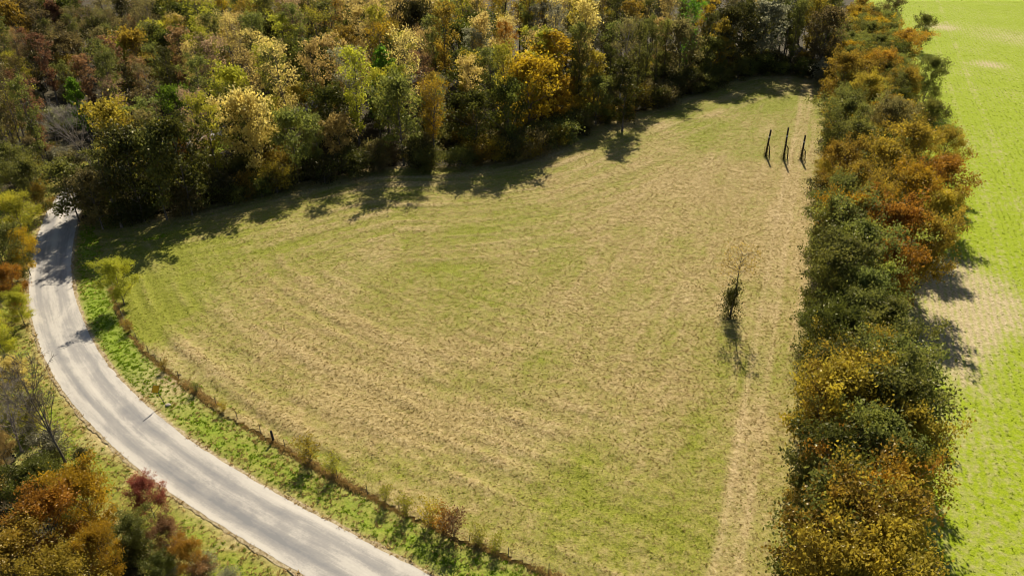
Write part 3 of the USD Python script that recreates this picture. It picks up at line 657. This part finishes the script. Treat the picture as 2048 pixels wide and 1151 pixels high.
# fill: woodland trees by the kind of colour seen in each stretch
WOODS = np.vstack([EDGE, [at(1640, 165) + hd * 30], [at(1690, 60) + hd * 120], [[-40, 300]], [[-240, 260]], [[-220, 130]], [at(-120, 330)], [at(130, 395)]])
def pick(px, py, rr):
    if px < 330: t = [('brown', 5, 'thin'), ('olive', 2.5, 'tall'), ('amber', 1, 'round'), ('rust', 2, 'tall'), ('green', 2, 'round'), ('yellow', .8, 'round'), ('brown', 3, 'tall'), ('dark', 2, 'tall')]
    elif px < 620: t = [('tan', 5, 'thin'), ('pink', 1, 'thin'), ('yellow', 4.5, 'tall'), ('olive', 3, 'tall'), ('amber', 2, 'tall'), ('gold', .8, 'tall'), ('green', .7, 'round')]
    elif px < 1150: t = [('tan', 4, 'tall'), ('yellow', 3.5, 'tall'), ('olive', 3, 'tall'), ('amber', 2, 'tall'), ('grey', 1.2, 'thin'), ('tan', 3.5, 'thin'), ('pink', .3, 'thin'), ('gold', .6, 'thin'), ('green', .8, 'round')]
    else: t = [('olive', 5, 'tall'), ('brown', 3, 'thin'), ('grey', 2.5, 'thin'), ('green', 2.5, 'tall'), ('amber', 1.2, 'tall'), ('dark', 2, 'tall'), ('tan', 1.2, 'tall')]
    w = sum(x[1] for x in t); u = rr.random() * w
    for c, k, s in t:
        u -= k
        if u <= 0: return c, s
    return t[0][0], t[0][2]
WORD = {'green': 'green', 'lime': 'light green', 'olive': 'olive green', 'yellow': 'yellow green', 'gold': 'golden', 'amber': 'amber', 'orange': 'orange', 'rust': 'rust brown', 'tan': 'tan', 'pink': 'pinkish brown', 'grey': 'grey green', 'dark': 'deep green', 'brown': 'dull brown', 'red': 'red'}
LOOK = {'tall': 'leafy', 'thin': 'sparse', 'round': 'low'}
def part_of_woods(px): return ('left woods behind the road' if px < 330 else 'left middle woods' if px < 620 else 'middle woods' if px < 1150 else 'right woods toward the hedge')
rr = random.Random(77)
REFS = [(762, 92, 'bright green conical tree'), (1100, 70, 'slender golden tree'), (660, 188, 'dark round edge tree'), (980, 188, 'broad dark green trees'), (140, 155, 'bright narrow left tree'), (225, 165, 'leaning pinkish tree'), (345, 65, 'reddish brown tree'),
        (285, 50, 'olive round topped tree'), (195, 10, 'large dark bare tree'), (95, 10, 'rust pointed tree'), (420, 85, 'pale pink brown tree'), (500, 70, 'tan trunk tree'), (590, 182, 'orange yellow edge tree'), (535, 205, 'yellow bushy edge tree'), (350, 275, 'orange young tree'), (180, 260, 'grey bare leaning tree'),
        (1080, 20, 'pale grey top tree'), (945, 70, 'pale light-branched tree'), (830, 20, 'deep green top tree'), (1190, 112, 'small orange yellow tree'), (1255, 130, 'slender ivy green tree'), (1450, 42, 'lone orange tree'), (1385, 10, 'right green treetop'), (1330, 0, 'pale orange treetop'), (1590, 130, 'dark corner bush'),
        (640, 30, 'tall yellow twiggy tree'), (700, 55, 'amber tree'), (560, 40, 'yellow green tall tree'), (440, 10, 'yellow gold top tree'), (330, 5, 'golden green top tree'), (845, 110, 'brownish pink tree'), (15, 20, 'amber corner tree'), (265, 340, 'roadside woods corner')]
SCRUB = [(140, 385, 'far road end'), (20, 400, 'yellow green edge tree'), (195, 345, 'grey bare leaning tree'), (5, 300, 'olive left edge tree'), (80, 250, 'open scrub clearing'), (140, 155, 'bright narrow left tree')]
HEDGE_REFS = [(1606, 300, 'pole nearest the hedge'), (1860, 560, 'bare earth patch top'), (1840, 740, 'bare earth patch foot'), (1750, 840, 'dead grey hedge tree'), (1650, 140, 'far field corner'), (1822, 72, 'far orange crown'), (1780, 510, 'orange crown by the patch'), (1770, 950, 'near large orange crown'), (1640, 450, 'dark field side crown'), (1640, 1090, 'bottom picture edge')]
def near_ref(what, q, refs=REFS, verb=''):
    d = [(math.hypot(q[0] - a, 1.3 * (q[1] - b)), a, b, t) for a, b, t in refs]
    m, a, b, t = min(d)
    dx, dy = q[0] - a, 1.3 * (q[1] - b)
    rel = ('right of' if dx > 0 else 'left of') if abs(dx) > abs(dy) else ('in front of' if dy > 0 else 'behind')
    return f'{what} {"just" if m < 60 else "well"} {rel} the {t}'
step = 6.1
lo, hi = WOODS.min(0), WOODS.max(0)
nfill = 0
edge_s = EDGE[::3]
for gy in np.arange(lo[1], hi[1], step):
    for gx in np.arange(lo[0], hi[0], step):
        xy = np.array([gx + rr.uniform(-2.1, 2.1), gy + rr.uniform(-2.1, 2.1)])
        if not inside(xy[None], WOODS)[0]: continue
        de = seg_dist(xy[None], edge_s)[0][0]; dr = seg_dist(xy[None], ROAD[::6])[0][0]
        if de < 1.6 or dr < 5.0: continue
        h = rr.uniform(18, 23) if de > 7 else rr.uniform(15, 22)
        q = to_px(np.array([xy[0], xy[1], h])); qb = to_px(np.array([xy[0], xy[1], 0]))
        if q[0] < -60 or q[0] > 1770 or q[1] < -60 or q[1] > 700: continue
        if q[0] < 330: h *= .8
        if any((xy[0] - a) ** 2 + (xy[1] - b) ** 2 < (2.0 + .45 * c) ** 2 for a, b, c in placed): continue
        if np.linalg.norm(xy - at(75, 255)) < 9 or np.linalg.norm(xy - at(150, 300)) < 6: continue
        for sx, sy, sY in SPECIAL:                          # keep the marked trees standing behind in view
            while xy[1] < sY and abs(q[0] - sx) < 34 and q[1] < sy + 40 and h > 10:
                h -= 1.0; q = to_px(np.array([xy[0], xy[1], h]))
        c, s = pick(q[0], q[1], rr)
        if de < 7 and rr.random() < .4: s = 'round'
        if s == 'round': h = min(h, 16)
        where = part_of_woods(q[0])
        plant(WORD[c].replace(' ', '_') + '_woodland_tree', xy, h, s, c, near_ref(f'{LOOK[s]} {WORD[c]} tree', q), 'tree', f'{WORD[c]} {LOOK[s]} trees of the {where}', rscale=rr.uniform(.78, 1.05), bark=rr.choice([None, PALE_BARK]) if s == 'thin' else None)
        nfill += 1
# undergrowth along and just inside the woods edge, and left of the road
nb = 0
def bush(xy, h, c, label, group, rs=1.0, cat='bush', shape='bush', name=None):
    global nb
    nb += 1
    return plant(name or NAME[shape], xy, h, shape, c, label, cat, group, rs)
for i in range(330):
    k = rr.randrange(2, len(EDGE) - 2); tn = unit(EDGE[k + 1] - EDGE[k - 1]); nn = np.array([-tn[1], tn[0]])
    off = abs(rr.gauss(1.2, 2.4)) if i < 130 else rr.uniform(4, 26)
    xy = EDGE[k] + nn * off
    if seg_dist(xy[None], ROAD[::6])[0][0] < 4.5: continue
    px = to_px(np.array([*xy, 0]))[0]
    c = rr.choice(['dark', 'green', 'olive', 'brown', 'dark', 'olive', 'amber'])
    bush(xy, rr.uniform(2.0, 4.8), c, near_ref(f'{WORD[c]} undergrowth bush', to_px(np.array([*xy, 1.0]))), f'{WORD[c]} bushes at the foot of the {part_of_woods(px)}', rr.uniform(.9, 1.4), name='woodland_bush')
for i in range(70):
    px, py = rr.uniform(-60, 150), rr.uniform(150, 420)
    xy = at(px, py); q_ = (px, py)
    if seg_dist(xy[None], ROAD[::6])[0][0] < 5.2: continue
    c = rr.choice(['olive', 'grey', 'brown', 'green', 'grey', 'amber'])
    bush(xy, rr.uniform(1.2, 3.6), c, near_ref(f'{WORD[c]} scrub bush', q_, SCRUB), f'{WORD[c]} brush left of the road end', rr.uniform(.9, 1.5), name='scrub_bush')
for px, py, h, c, lab in ((1590, 150, 3.6, 'dark', 'dark rounded bush in the far field corner'), (1560, 152, 3.0, 'olive', 'low olive bush left of the dark one in the far field corner'), (1625, 158, 3.4, 'dark', 'dark bush against the hedge in the far field corner'), (1650, 172, 5, 'grey', 'grey twiggy bush where the hedge meets the woods')):
    bush(at(px, py), h, c, lab, None, 1.2, name='corner_bush')

for i in range(80):
    a, c_ = rr.uniform(118, 330), rr.uniform(-26, 3); xy = h0 + hd * a + hn * c_
    if not inside(xy[None], FIELD)[0] and seg_dist(xy[None], EDGE[::3])[0][0] > 2.5:
        c = rr.choice(['olive', 'brown', 'dark', 'grey', 'green']); hh = rr.uniform(10, 15)
        plant(WORD[c].replace(' ', '_') + '_woodland_tree', xy, hh, 'tall', c, near_ref(f'leafy {WORD[c]} tree', to_px(np.array([*xy, hh])), HEDGE_REFS), 'tree', f'{WORD[c]} leafy trees where woods and hedge meet', rscale=.9)
# ------------------------------------------------------------------ left side of the road
L_ = [ (8, 545, 6.5, 'near', 'orange', 'glowing orange tree at the left picture edge beside the shaded road', .7), (20, 400, 8.5, 'near', 'yellow', 'yellow green tree at the left edge above the orange one', .8),
       (-15, 470, 8, 'near', 'olive', 'olive tree cut by the left picture edge above the orange one', .9), (5, 300, 9, 'hedge', 'olive', 'olive green tree left of the scrub clearing', .8), (-10, 190, 11, 'hedge', 'yellow', 'yellow green tree at the left edge below the dark branching one', .9),
       (45, 330, 9, 'hedge', 'olive', 'olive tree at far left above the scrub by the road end', .8), (75, 375, 5, 'near', 'amber', 'amber bush tree left of the road end', .9), (30, 470, 6.5, 'near', 'gold', 'golden tree between the yellow green and orange ones at left', .7), (25, 590, 4.5, 'near', 'yellow', 'low yellow shrub tree beside the shaded road bend', .9), (15, 730, 4.2, 'near', 'tan', 'tan shrub at the left edge above the bare trees', 1.0),
       (-20, 640, 6, 'near', 'yellow', 'yellow bushy tree at the left edge below the orange one', .8), (150, 955, 7.6, 'near', 'gold', 'large golden amber tree filling the lower left corner', .72), (60, 945, 7.2, 'near', 'green', 'dark green tree behind the golden one at lower left', .8),
       (70, 1010, 7.5, 'near', 'orange', 'amber orange tree in the lower left corner', .95), (190, 1075, 6.5, 'near', 'gold', 'golden tree at the bottom edge left of the red shrub', .6), (20, 1090, 7.5, 'near', 'amber', 'amber tree at the very bottom left corner', 1.0),
       (285, 965, 4.6, 'near', 'red', 'red brown shrub tree beside the road bend', .75), (255, 1040, 4.4, 'near', 'olive', 'dark olive shrub tree below the red one', .9), (330, 1050, 3.8, 'near', 'rust', 'rust red shrub right of the red one', .9),
       (370, 1090, 3.6, 'near', 'orange', 'pale orange shrub at the bottom edge near the road', .8), (310, 1120, 3.4, 'near', 'green', 'green shrub at the bottom edge beside the orange one', .9), (-15, 870, 4.2, 'near', 'tan', 'pale tan shrub tree at the left edge behind the bare tree', .8), (120, 1120, 7, 'near', 'amber', 'brown amber tree in the middle of the lower left thicket', .9) ]
for px, py, h, s, c, lab, rs in L_: W(px, py, h, s, c, lab, name='roadside_tree' if h > 5 else 'roadside_shrub', rscale=rs, cat='tree' if h > 5 else 'shrub')
tree_at_base(133, 925, 11.5, 'bare', 'x', 'tall bare tree with thin upright branches beside the road', rscale=.72, tilt=(3, -5), bark=BARK)
tree_at_base(45, 905, 8.5, 'bare', 'x', 'lower bare tree left of the tall bare one', rscale=.8)
tree_at_base(70, 850, 5.5, 'wispy', 'brown', 'thin brownish tree behind the tall bare one', rscale=1.0)
for i in range(60):
    k = rr.randrange(150, 400); o = -(ROAD_W / 2 + rr.uniform(3.0, 9.5)); xy = offset_line(ROAD, side * o)[k]
    q = to_px(np.array([*xy, 0]))
    if not (-60 < q[0] < 560 and 560 < q[1] < 1200): continue
    c = rr.choice(['olive', 'yellow', 'green', 'olive', 'brown', 'grey'])
    lower = q[1] > 900
    bush(xy, rr.uniform(.7, 1.7), c, f'low {WORD[c]} weed bush on the outer verge of the {"lower road" if lower else "road bend"}', f'low {WORD[c]} bushes along the {"lower road" if lower else "road bend"}', rr.uniform(.9, 1.4), name='verge_bush')
LEFTP = np.array([at(*p) for p in ((-60, 640), (40, 640), (70, 760), (140, 850), (190, 930), (300, 1030), (430, 1120), (520, 1190), (-60, 1190))])
for i in range(95):
    xy = rr.uniform(*sorted((LEFTP[:, 0].min(), LEFTP[:, 0].max()))), rr.uniform(LEFTP[:, 1].min(), LEFTP[:, 1].max()); xy = np.array(xy)
    if not inside(xy[None], LEFTP)[0] or seg_dist(xy[None], ROAD[::6])[0][0] < 4.6: continue
    q = to_px(np.array([*xy, 0])); c = rr.choice(['olive', 'yellow', 'brown', 'amber', 'tan', 'rust', 'olive', 'grey'] if q[1] < 930 else ['olive', 'green', 'amber', 'rust', 'dark', 'yellow'])
    bush(xy, rr.uniform(1.2, 3.0), c, f'{WORD[c]} thicket bush in the {"lower left corner" if q[1] > 930 else "left thicket around the bare trees"}', f'{WORD[c]} bushes of the left thicket', rr.uniform(1.0, 1.5), name='thicket_bush')
bush(at(168, 925), 1.4, 'dark', 'small dark green bush right of the tall bare tree foot', None, name='verge_bush')

# ------------------------------------------------------------------ the hedgerow between the two fields
HT = [(1790, -5, 'brown'), (1725, 5, 'amber'), (1850, 40, 'green'), (1822, 72, 'orange'), (1700, 75, 'olive'), (1775, 115, 'orange'), (1745, 55, 'olive'), (1680, 120, 'brown'), (1740, 165, 'amber'), (1815, 150, 'amber'), (1868, 130, 'olive'), (1700, 200, 'olive'), (1790, 215, 'brown'), (1862, 215, 'olive'), (1665, 215, 'olive'), (1720, 260, 'olive'), (1830, 270, 'amber'), (1900, 275, 'brown'), (1670, 300, 'amber'), (1765, 300, 'brown'),
      (1895, 335, 'orange'), (1660, 370, 'olive'), (1730, 350, 'amber'), (1830, 355, 'gold'), (1885, 400, 'amber'), (1760, 390, 'amber'), (1680, 415, 'olive'), (1715, 415, 'gold'), (1800, 430, 'orange'), (1645, 450, 'dark'), (1870, 455, 'amber'), (1740, 470, 'olive'), (1660, 500, 'green'), (1790, 510, 'orange'), (1690, 530, 'green'), (1740, 560, 'green'), (1640, 570, 'green'), (1725, 605, 'olive'), (1790, 630, 'olive'), (1665, 640, 'green'), (1760, 690, 'amber'),
      (1700, 690, 'amber'), (1650, 720, 'olive'), (1800, 715, 'olive'), (1730, 750, 'brown'), (1610, 745, 'amber'), (1670, 770, 'rust'), (1795, 770, 'olive'), (1640, 820, 'amber'), (1860, 845, 'brown'), (1720, 850, 'amber'), (1610, 880, 'green'), (1800, 860, 'olive'), (1670, 900, 'green'), (1750, 935, 'orange'), (1850, 925, 'brown'), (1810, 985, 'orange'), (1720, 1010, 'amber'), (1600, 1000, 'green'), (1680, 1060, 'amber'), (1770, 1070, 'amber'), (1590, 1070, 'amber'), (1640, 1110, 'brown'), (1830, 1090, 'amber'), (1720, 1130, 'amber')]
n_seen = {}
for i, (px, py, c) in enumerate(HT):
    if px > 1780 and py > 780: px -= 45
    if c in ('green', 'dark') and i % 3: c = 'olive'
    if c in ('brown', 'rust') and i % 3: c = 'amber'
    hh = rr.uniform(8.8, 12.2)
    pos = 'far end of the hedge by the woods' if py < 200 else 'upper hedge beside the three posts' if py < 400 else 'hedge beside the bare earth patch' if py < 700 else 'lower hedge beside the track' if py < 900 else 'near end of the hedge'
    xy = at(px, py, hh * .93)
    cross = (xy - h0) @ hn
    if cross < 3.3: xy = xy + hn * (3.3 - cross); cross = 3.3
    sidew = 'field side' if cross < 5.5 else 'crop side'
    lab = near_ref(f'tall {WORD[c]} hedge tree', (px, py), HEDGE_REFS)
    plant('hedgerow_tree', xy, hh, 'hedge', c, lab, 'tree', f'{WORD[c]} {sidew} trees of the {pos}', rscale=rr.uniform(.72, .95))
    placed.append((xy[0], xy[1], 3.0))
for a in np.arange(-16, 215, 4.4):
    for k, c_ in enumerate((2.9, 5.6, 8.2) if a < 22 else (2.6, 5.6) if a < 55 else (2.4, 5.2, 8.4, 12.0) if a < 100 else (2.2, 5.0, 8.4, 12.0, 15.5)):
        xy = h0 + hd * (a + rr.uniform(-1.5, 1.5)) + hn * (c_ + rr.uniform(-.9, .9)); hh = rr.uniform(5.5, 8.0) * (1.1 if a > 110 else 1) * (.72 if k == 0 else 1)
        c = rr.choice(['olive', 'amber', 'green', 'amber', 'olive', 'amber', 'olive', 'gold'])
        plant('hedgerow_tree', xy, hh, 'hedge', c, near_ref(f'low {WORD[c]} hedge tree', to_px(np.array([*xy, hh])), HEDGE_REFS), 'tree', f'lower {WORD[c]} trees filling the hedge', rscale=rr.uniform(.85, 1.05))
for i in range(110):
    a = rr.uniform(-14, 125) if i < 80 else rr.uniform(125, 190)
    c_ = rr.uniform(1.2, 10.5 if not 20 < a < 56 else 8); xy = h0 + hd * a + hn * c_
    c = rr.choice(['dark', 'olive', 'green', 'brown', 'dark'])
    pos = 'near' if a < 35 else 'middle' if a < 90 else 'far'
    bush(xy, rr.uniform(1.8, 4.2) * (.6 if c_ < 1.5 else 1), c, near_ref(f'{WORD[c]} hedge bush', to_px(np.array([*xy, 1.5])), HEDGE_REFS), f'{WORD[c]} bushes in the {pos} hedge', rr.uniform(.9, 1.35), name='hedge_bush')
tree_at_base(1770, 890, 7.5, 'bare', 'x', 'dead grey twiggy tree inside the lower hedge', rscale=.6)
tree_at_base(1640, 690, 3.5, 'bare', 'x', 'small dead twiggy shrub at the field side of the hedge', name='dead_shrub', rscale=1.0, cat='shrub')
tree_at_base(1592, 745, 3.0, 'wispy', 'brown', 'brown twiggy shrub leaning out of the hedge over the track', name='twiggy_shrub', cat='shrub')

# ------------------------------------------------------------------ fence, shrubs, sign, posts, sapling
wd = Wood()
fence = UsdGeom.Xform.Define(stage, '/World/wire_fence')
tag(fence, 'wire fence with thin steel posts along the field above the road', 'fence')
arc = np.concatenate([[0], np.cumsum(np.linalg.norm(np.diff(FENCE, axis=0), axis=1))])
M_STEEL = ramp_noise('post_steel', [(.3, (.05, .045, .035)), (.7, (.11, .09, .07))], 9)
M_WIRE = ramp_noise('fence_wire', [(.3, (.12, .10, .09)), (.7, (.22, .20, .18))], 9)
pk = 0
post_xy = []
for s in np.arange(6, arc[-1], 3.6):
    p = np.array([np.interp(s, arc, FENCE[:, k]) for k in range(2)]); post_xy.append(p)
    if np.linalg.norm(p - at(548, 884)) < 1.2: continue
    b = Wood(); b.tube([[p[0], p[1], -.2], [p[0], p[1], .7], [p[0] + .01, p[1], 1.35]], [.026, .026, .026], 4)
    b.tube([[p[0] + .02, p[1] + .02, .0], [p[0] + .02, p[1] + .02, 1.33]], [.018, .018], 4)
    usdkit.mesh(stage, '/World/wire_fence/' + ('post' if pk == 0 else f'post_{pk:03d}'), b.mesh(), M_STEEL); pk += 1
for wi, z in enumerate((.35, .65, .95, 1.22)):
    b = Wood(); b.tube([[p[0] + .03, p[1], z + .015 * math.sin(i * 1.7)] for i, p in enumerate(post_xy)], .006, 3)
    usdkit.mesh(stage, '/World/wire_fence/' + ('wire' if wi == 0 else f'wire_{wi:03d}'), b.mesh(), M_WIRE)
p = at(548, 884)
b = Wood(); zz = np.linspace(-.3, 1.45, 6)
b.tube([[p[0] - .05 * max(z, 0), p[1] + .02 * z, z] for z in zz] + [[p[0] - .075, p[1] + .03, 1.47]], [.13, .125, .12, .118, .115, .11, .06], 9)
m = usdkit.mesh(stage, '/World/wooden_post', b.mesh(), DARK_WOOD, smooth=40)
tag(m, 'dark round wooden post standing in the wire fence line', 'post')

FS = [(624, 925, 2.7, 'amber', 'orange yellow shrub beside the dark wooden post on the fence', 1.1), (668, 950, 2.1, 'yellow', 'yellow shrub touching the orange one near the wooden post', 1.0), (772, 1005, 1.9, 'yellow', 'small pale yellow shrub midway along the lower fence', .8), (815, 1030, 2.2, 'yellow', 'yellow green shrub on the lower fence between pale and amber ones', .9),
      (862, 1052, 2.5, 'amber', 'thin amber shrub left of the orange pink fence shrub', 1.0), (888, 1066, 2.7, 'orange', 'orange pink shrub on the lower fence, left of its rust red neighbour', .9), (908, 1076, 2.8, 'rust', 'rust red shrub on the lower fence casting a dark long shadow', .8), (958, 1090, 1.7, 'yellow', 'faded yellow weed shrub right of the rust red fence shrub', 1.1), (990, 1105, 1.6, 'yellow', 'rightmost yellow weed shrub on the lower fence', 1.1),
      (330, 742, 1.3, 'amber', 'low amber shrub on the upper fence near the sign', .9), (395, 785, 1.3, 'olive', 'low olive shrub on the fence above the sign', .9), (262, 665, 1.6, 'amber', 'brown amber shrub at the top end of the fence', 1.0), (448, 825, 1.2, 'amber', 'low amber shrub on the fence left of the wooden post', .9)]
for px, py, h, c, lab, rs in FS: plant('fence_shrub', at(px, py), h, 'shrub', c, lab, 'shrub', None, rs)

# warning sign: a yellow diamond on a steel post, seen nearly edge-on from the front side
p = at(331.5, 809)
sg = UsdGeom.Xform.Define(stage, '/World/road_sign'); sg.AddTranslateOp().Set(Gf.Vec3d(float(p[0]), float(p[1]), 0))
tag(sg, 'yellow diamond warning sign on a thin post beside the road bend', 'sign')
b = Wood(); b.tube([[0, 0, -.2], [-.25, 0, 1.0], [-.66, .0, 2.7]], [.035, .035, .035], 6)
usdkit.mesh(stage, '/World/road_sign/post', b.mesh(), M_STEEL)
M_YEL = ramp_noise('sign_yellow', [(.3, (.50, .27, .015)), (.7, (.60, .34, .02))], 2)
M_BACK = ramp_noise('sign_back', [(.3, (.40, .40, .38)), (.7, (.5, .5, .48))], 2)
import trimesh
from shapely.geometry import Polygon
dm = Polygon([(0, -.56), (.56, 0), (0, .56), (-.56, 0)]).buffer(-.06).buffer(.06)
pl = trimesh.creation.extrude_polygon(dm, .012)
rim = trimesh.creation.extrude_polygon(dm.difference(dm.buffer(-.035)).difference(Polygon()), .006); rim.apply_translation([0, 0, .014])
# plate plane is vertical; its face normal points away from the sun, a little to the left of the camera
ang = math.radians(62)
def setm(m): 
    m.apply_transform(trimesh.transformations.rotation_matrix(math.pi / 2, [1, 0, 0])); m.apply_transform(trimesh.transformations.rotation_matrix(ang, [0, 0, 1])); m.apply_transform(trimesh.transformations.rotation_matrix(-.22, [0, 1, 0])); m.apply_translation([-.52, -.05, 2.15]); return m
usdkit.mesh(stage, '/World/road_sign/plate', setm(pl), M_YEL); usdkit.mesh(stage, '/World/road_sign/rim', setm(rim), DARK_WOOD)
# pale stone at its foot
rk = trimesh.creation.icosphere(3, .30); rk.vertices *= [1.0, .8, .5]; rk.vertices *= (1 + .45 * (meshkit.fbm(rk.vertices * 2.2 + 5, 3, 4) - .5))[:, None]
rk.apply_translation([*at(337, 812), .18]); m = usdkit.mesh(stage, '/World/stone', rk, ramp_noise('pale_stone', [(.3, (.26, .21, .16)), (.7, (.40, .34, .28))], 4, bump=.4), smooth=True)
tag(m, 'pale pinkish stone lying at the foot of the road sign', 'stone')

# three old poles with leaning stubs and vines in the far corner of the field
for i, (tx, ty, bx, by, lab) in enumerate(((1542, 260, 1530.5, 313, 'dark leaning pole, leftmost of the three in the far field'), (1577, 255.5, 1566.5, 319, 'tallest dark pole, in the middle of the three in the far field'), (1611, 271, 1601.5, 320, 'dark pole nearest the hedge of the three in the far field'))):
    p = at(bx, by)
    # height from the top pixel, standing upright over the base
    hs = np.linspace(2, 9, 200); tops = np.array([to_px(np.array([p[0], p[1], z])) for z in hs]); H = hs[np.abs(tops[:, 1] - ty).argmin()]
    gx = at(tx, ty, H)[0] - p[0]
    o = UsdGeom.Xform.Define(stage, '/World/' + numbered('old_pole')); o.AddTranslateOp().Set(Gf.Vec3d(float(p[0]), float(p[1]), 0)); tag(o, lab, 'pole')
    base = str(o.GetPath())
    b = Wood(); zz = np.linspace(-.3, H, 7); b.tube([[gx * max(z, 0) / H, 0, z] for z in zz] + [[gx, 0, H + .03]], [.20, .185, .18, .175, .17, .165, .16, .09], 8)
    usdkit.mesh(stage, base + '/shaft', b.mesh(), DARK_WOOD, smooth=40)
    b = Wood(); zr = H * .72; b.tube([[gx * zr / H, 0, zr], [gx * (zr + .28) / H, 0, zr + .28]], [.185, .185], 8); usdkit.mesh(stage, base + '/pale_band', b.mesh(), M_BACK)
    b = Wood(); b.tube([[.75, -.1, -.2], [.52, .0, H * .36], [gx * .45, 0, H * .50]], [.10, .09, .08], 6); usdkit.mesh(stage, base + '/brace', b.mesh(), DARK_WOOD, smooth=40)
    rng_ = np.random.default_rng(50 + i); n = 420
    C = np.column_stack([rng_.normal(0, .30, n), rng_.normal(0, .30, n), np.abs(rng_.normal(0, .32 * H, n)) * .75]); C[:, 0] += gx * C[:, 2] / H
    usdkit.mesh(stage, base + '/vine', leaves(C, .17, rng_), LM['brown'])

# thin young tree alone in the field: bare stem, a dark viney skirt low down, a few pale leaves on top
p = at(1459, 634)
o = UsdGeom.Xform.Define(stage, '/World/lone_tree'); o.AddTranslateOp().Set(Gf.Vec3d(float(p[0]), float(p[1]), 0))
tag(o, 'thin lone tree with dark vines low on its stem in the open field', 'tree')
rg = np.random.default_rng(8); tk, lb = Wood(), Wood()
tz = np.linspace(0, 1, 9); hx = 9.0
tp = np.column_stack([.25 * tz + .12 * np.sin(tz * 5), .1 * np.sin(tz * 4), tz * hx]); tp[0, 2] = -.15
tk.tube(tp, .12 * (1 - .85 * tz) + .01, 6)
tip = []
for i in range(26):
    t = rg.uniform(.58, 1); o_ = np.array([np.interp(t, tz, tp[:, k]) for k in range(3)]); az = i * 2.4
    L = rg.uniform(1.2, 3.3) * (1.25 - .6 * t); d = np.array([math.cos(az), math.sin(az), rg.uniform(.3, .9)]); e = o_ + d * L
    lb.tube([o_, o_ + d * L * .5 + rg.normal(0, .06, 3), e], [.03, .018, .006], 3)
    for j in range(4):
        q = o_ + d * L * rg.uniform(.4, 1); e2 = q + unit(d + rg.normal(0, .7, 3)) * rg.uniform(.3, .8); lb.tube([q, e2], [.01, .005], 3); tip.append(e2)
    tip.append(e)
T = np.array(tip); C = T[rg.integers(0, len(T), 620)] + rg.normal(0, .34, (620, 3))
B = '/World/lone_tree'
usdkit.mesh(stage, B + '/trunk', tk.mesh(), BARK, smooth=True); usdkit.mesh(stage, B + '/limbs', lb.mesh(), BARK)
usdkit.mesh(stage, B + '/crown', leaves(C, .23, rg), LM['tan'])
n = 2300; kc = rg.integers(0, 34, n); cz = rg.beta(1.5, 2.2, 34) * 5.2 + .15; cw = np.interp(cz, [0, 1.3, 3, 5.4], [.35, .75, .45, .10]); ca = rg.uniform(0, 2 * np.pi, 34)
C = np.column_stack([(np.cos(ca) * cw)[kc], (np.sin(ca) * cw)[kc], cz[kc]]) + rg.normal(0, 1, (n, 3)) * np.array([.42, .42, .22]); C[:, 2] = np.maximum(C[:, 2], .08)
usdkit.mesh(stage, B + '/vine_skirt', leaves(C, .19, rg), LM['dark'])

print('stubble', len(st.GetPositionsAttr().Get())); print('fill trees', nfill, 'bushes', nb, 'classes', len(_cls))

# labels that came out alike: say which one by its place among its few look-alikes
by = {}
for pr, lab, q in PLANTS: by.setdefault(lab, []).append((q[0], pr, lab))
ORD = 'first second third fourth fifth sixth seventh eighth ninth tenth eleventh twelfth thirteenth fourteenth'.split()
NUM = {2: 'two', 3: 'three', 4: 'four', 5: 'five', 6: 'six', 7: 'seven', 8: 'eight'}
for lab, g_ in by.items():
    if 2 <= len(g_) <= 14:
        g_.sort(key=lambda t: t[0])
        for i, (_, pr, lab) in enumerate(g_):
            n = len(g_)
            pre = ['left', 'right'][i] if n == 2 else ['left', 'middle', 'right'][i] if n == 3 else f'{ORD[i]} from left:'
            pr.SetCustomDataByKey('label', f'{pre} {lab}')
    elif len(g_) > 14:
        for _, pr, lab in g_: pr.SetCustomDataByKey('group', 'alike ' + lab)
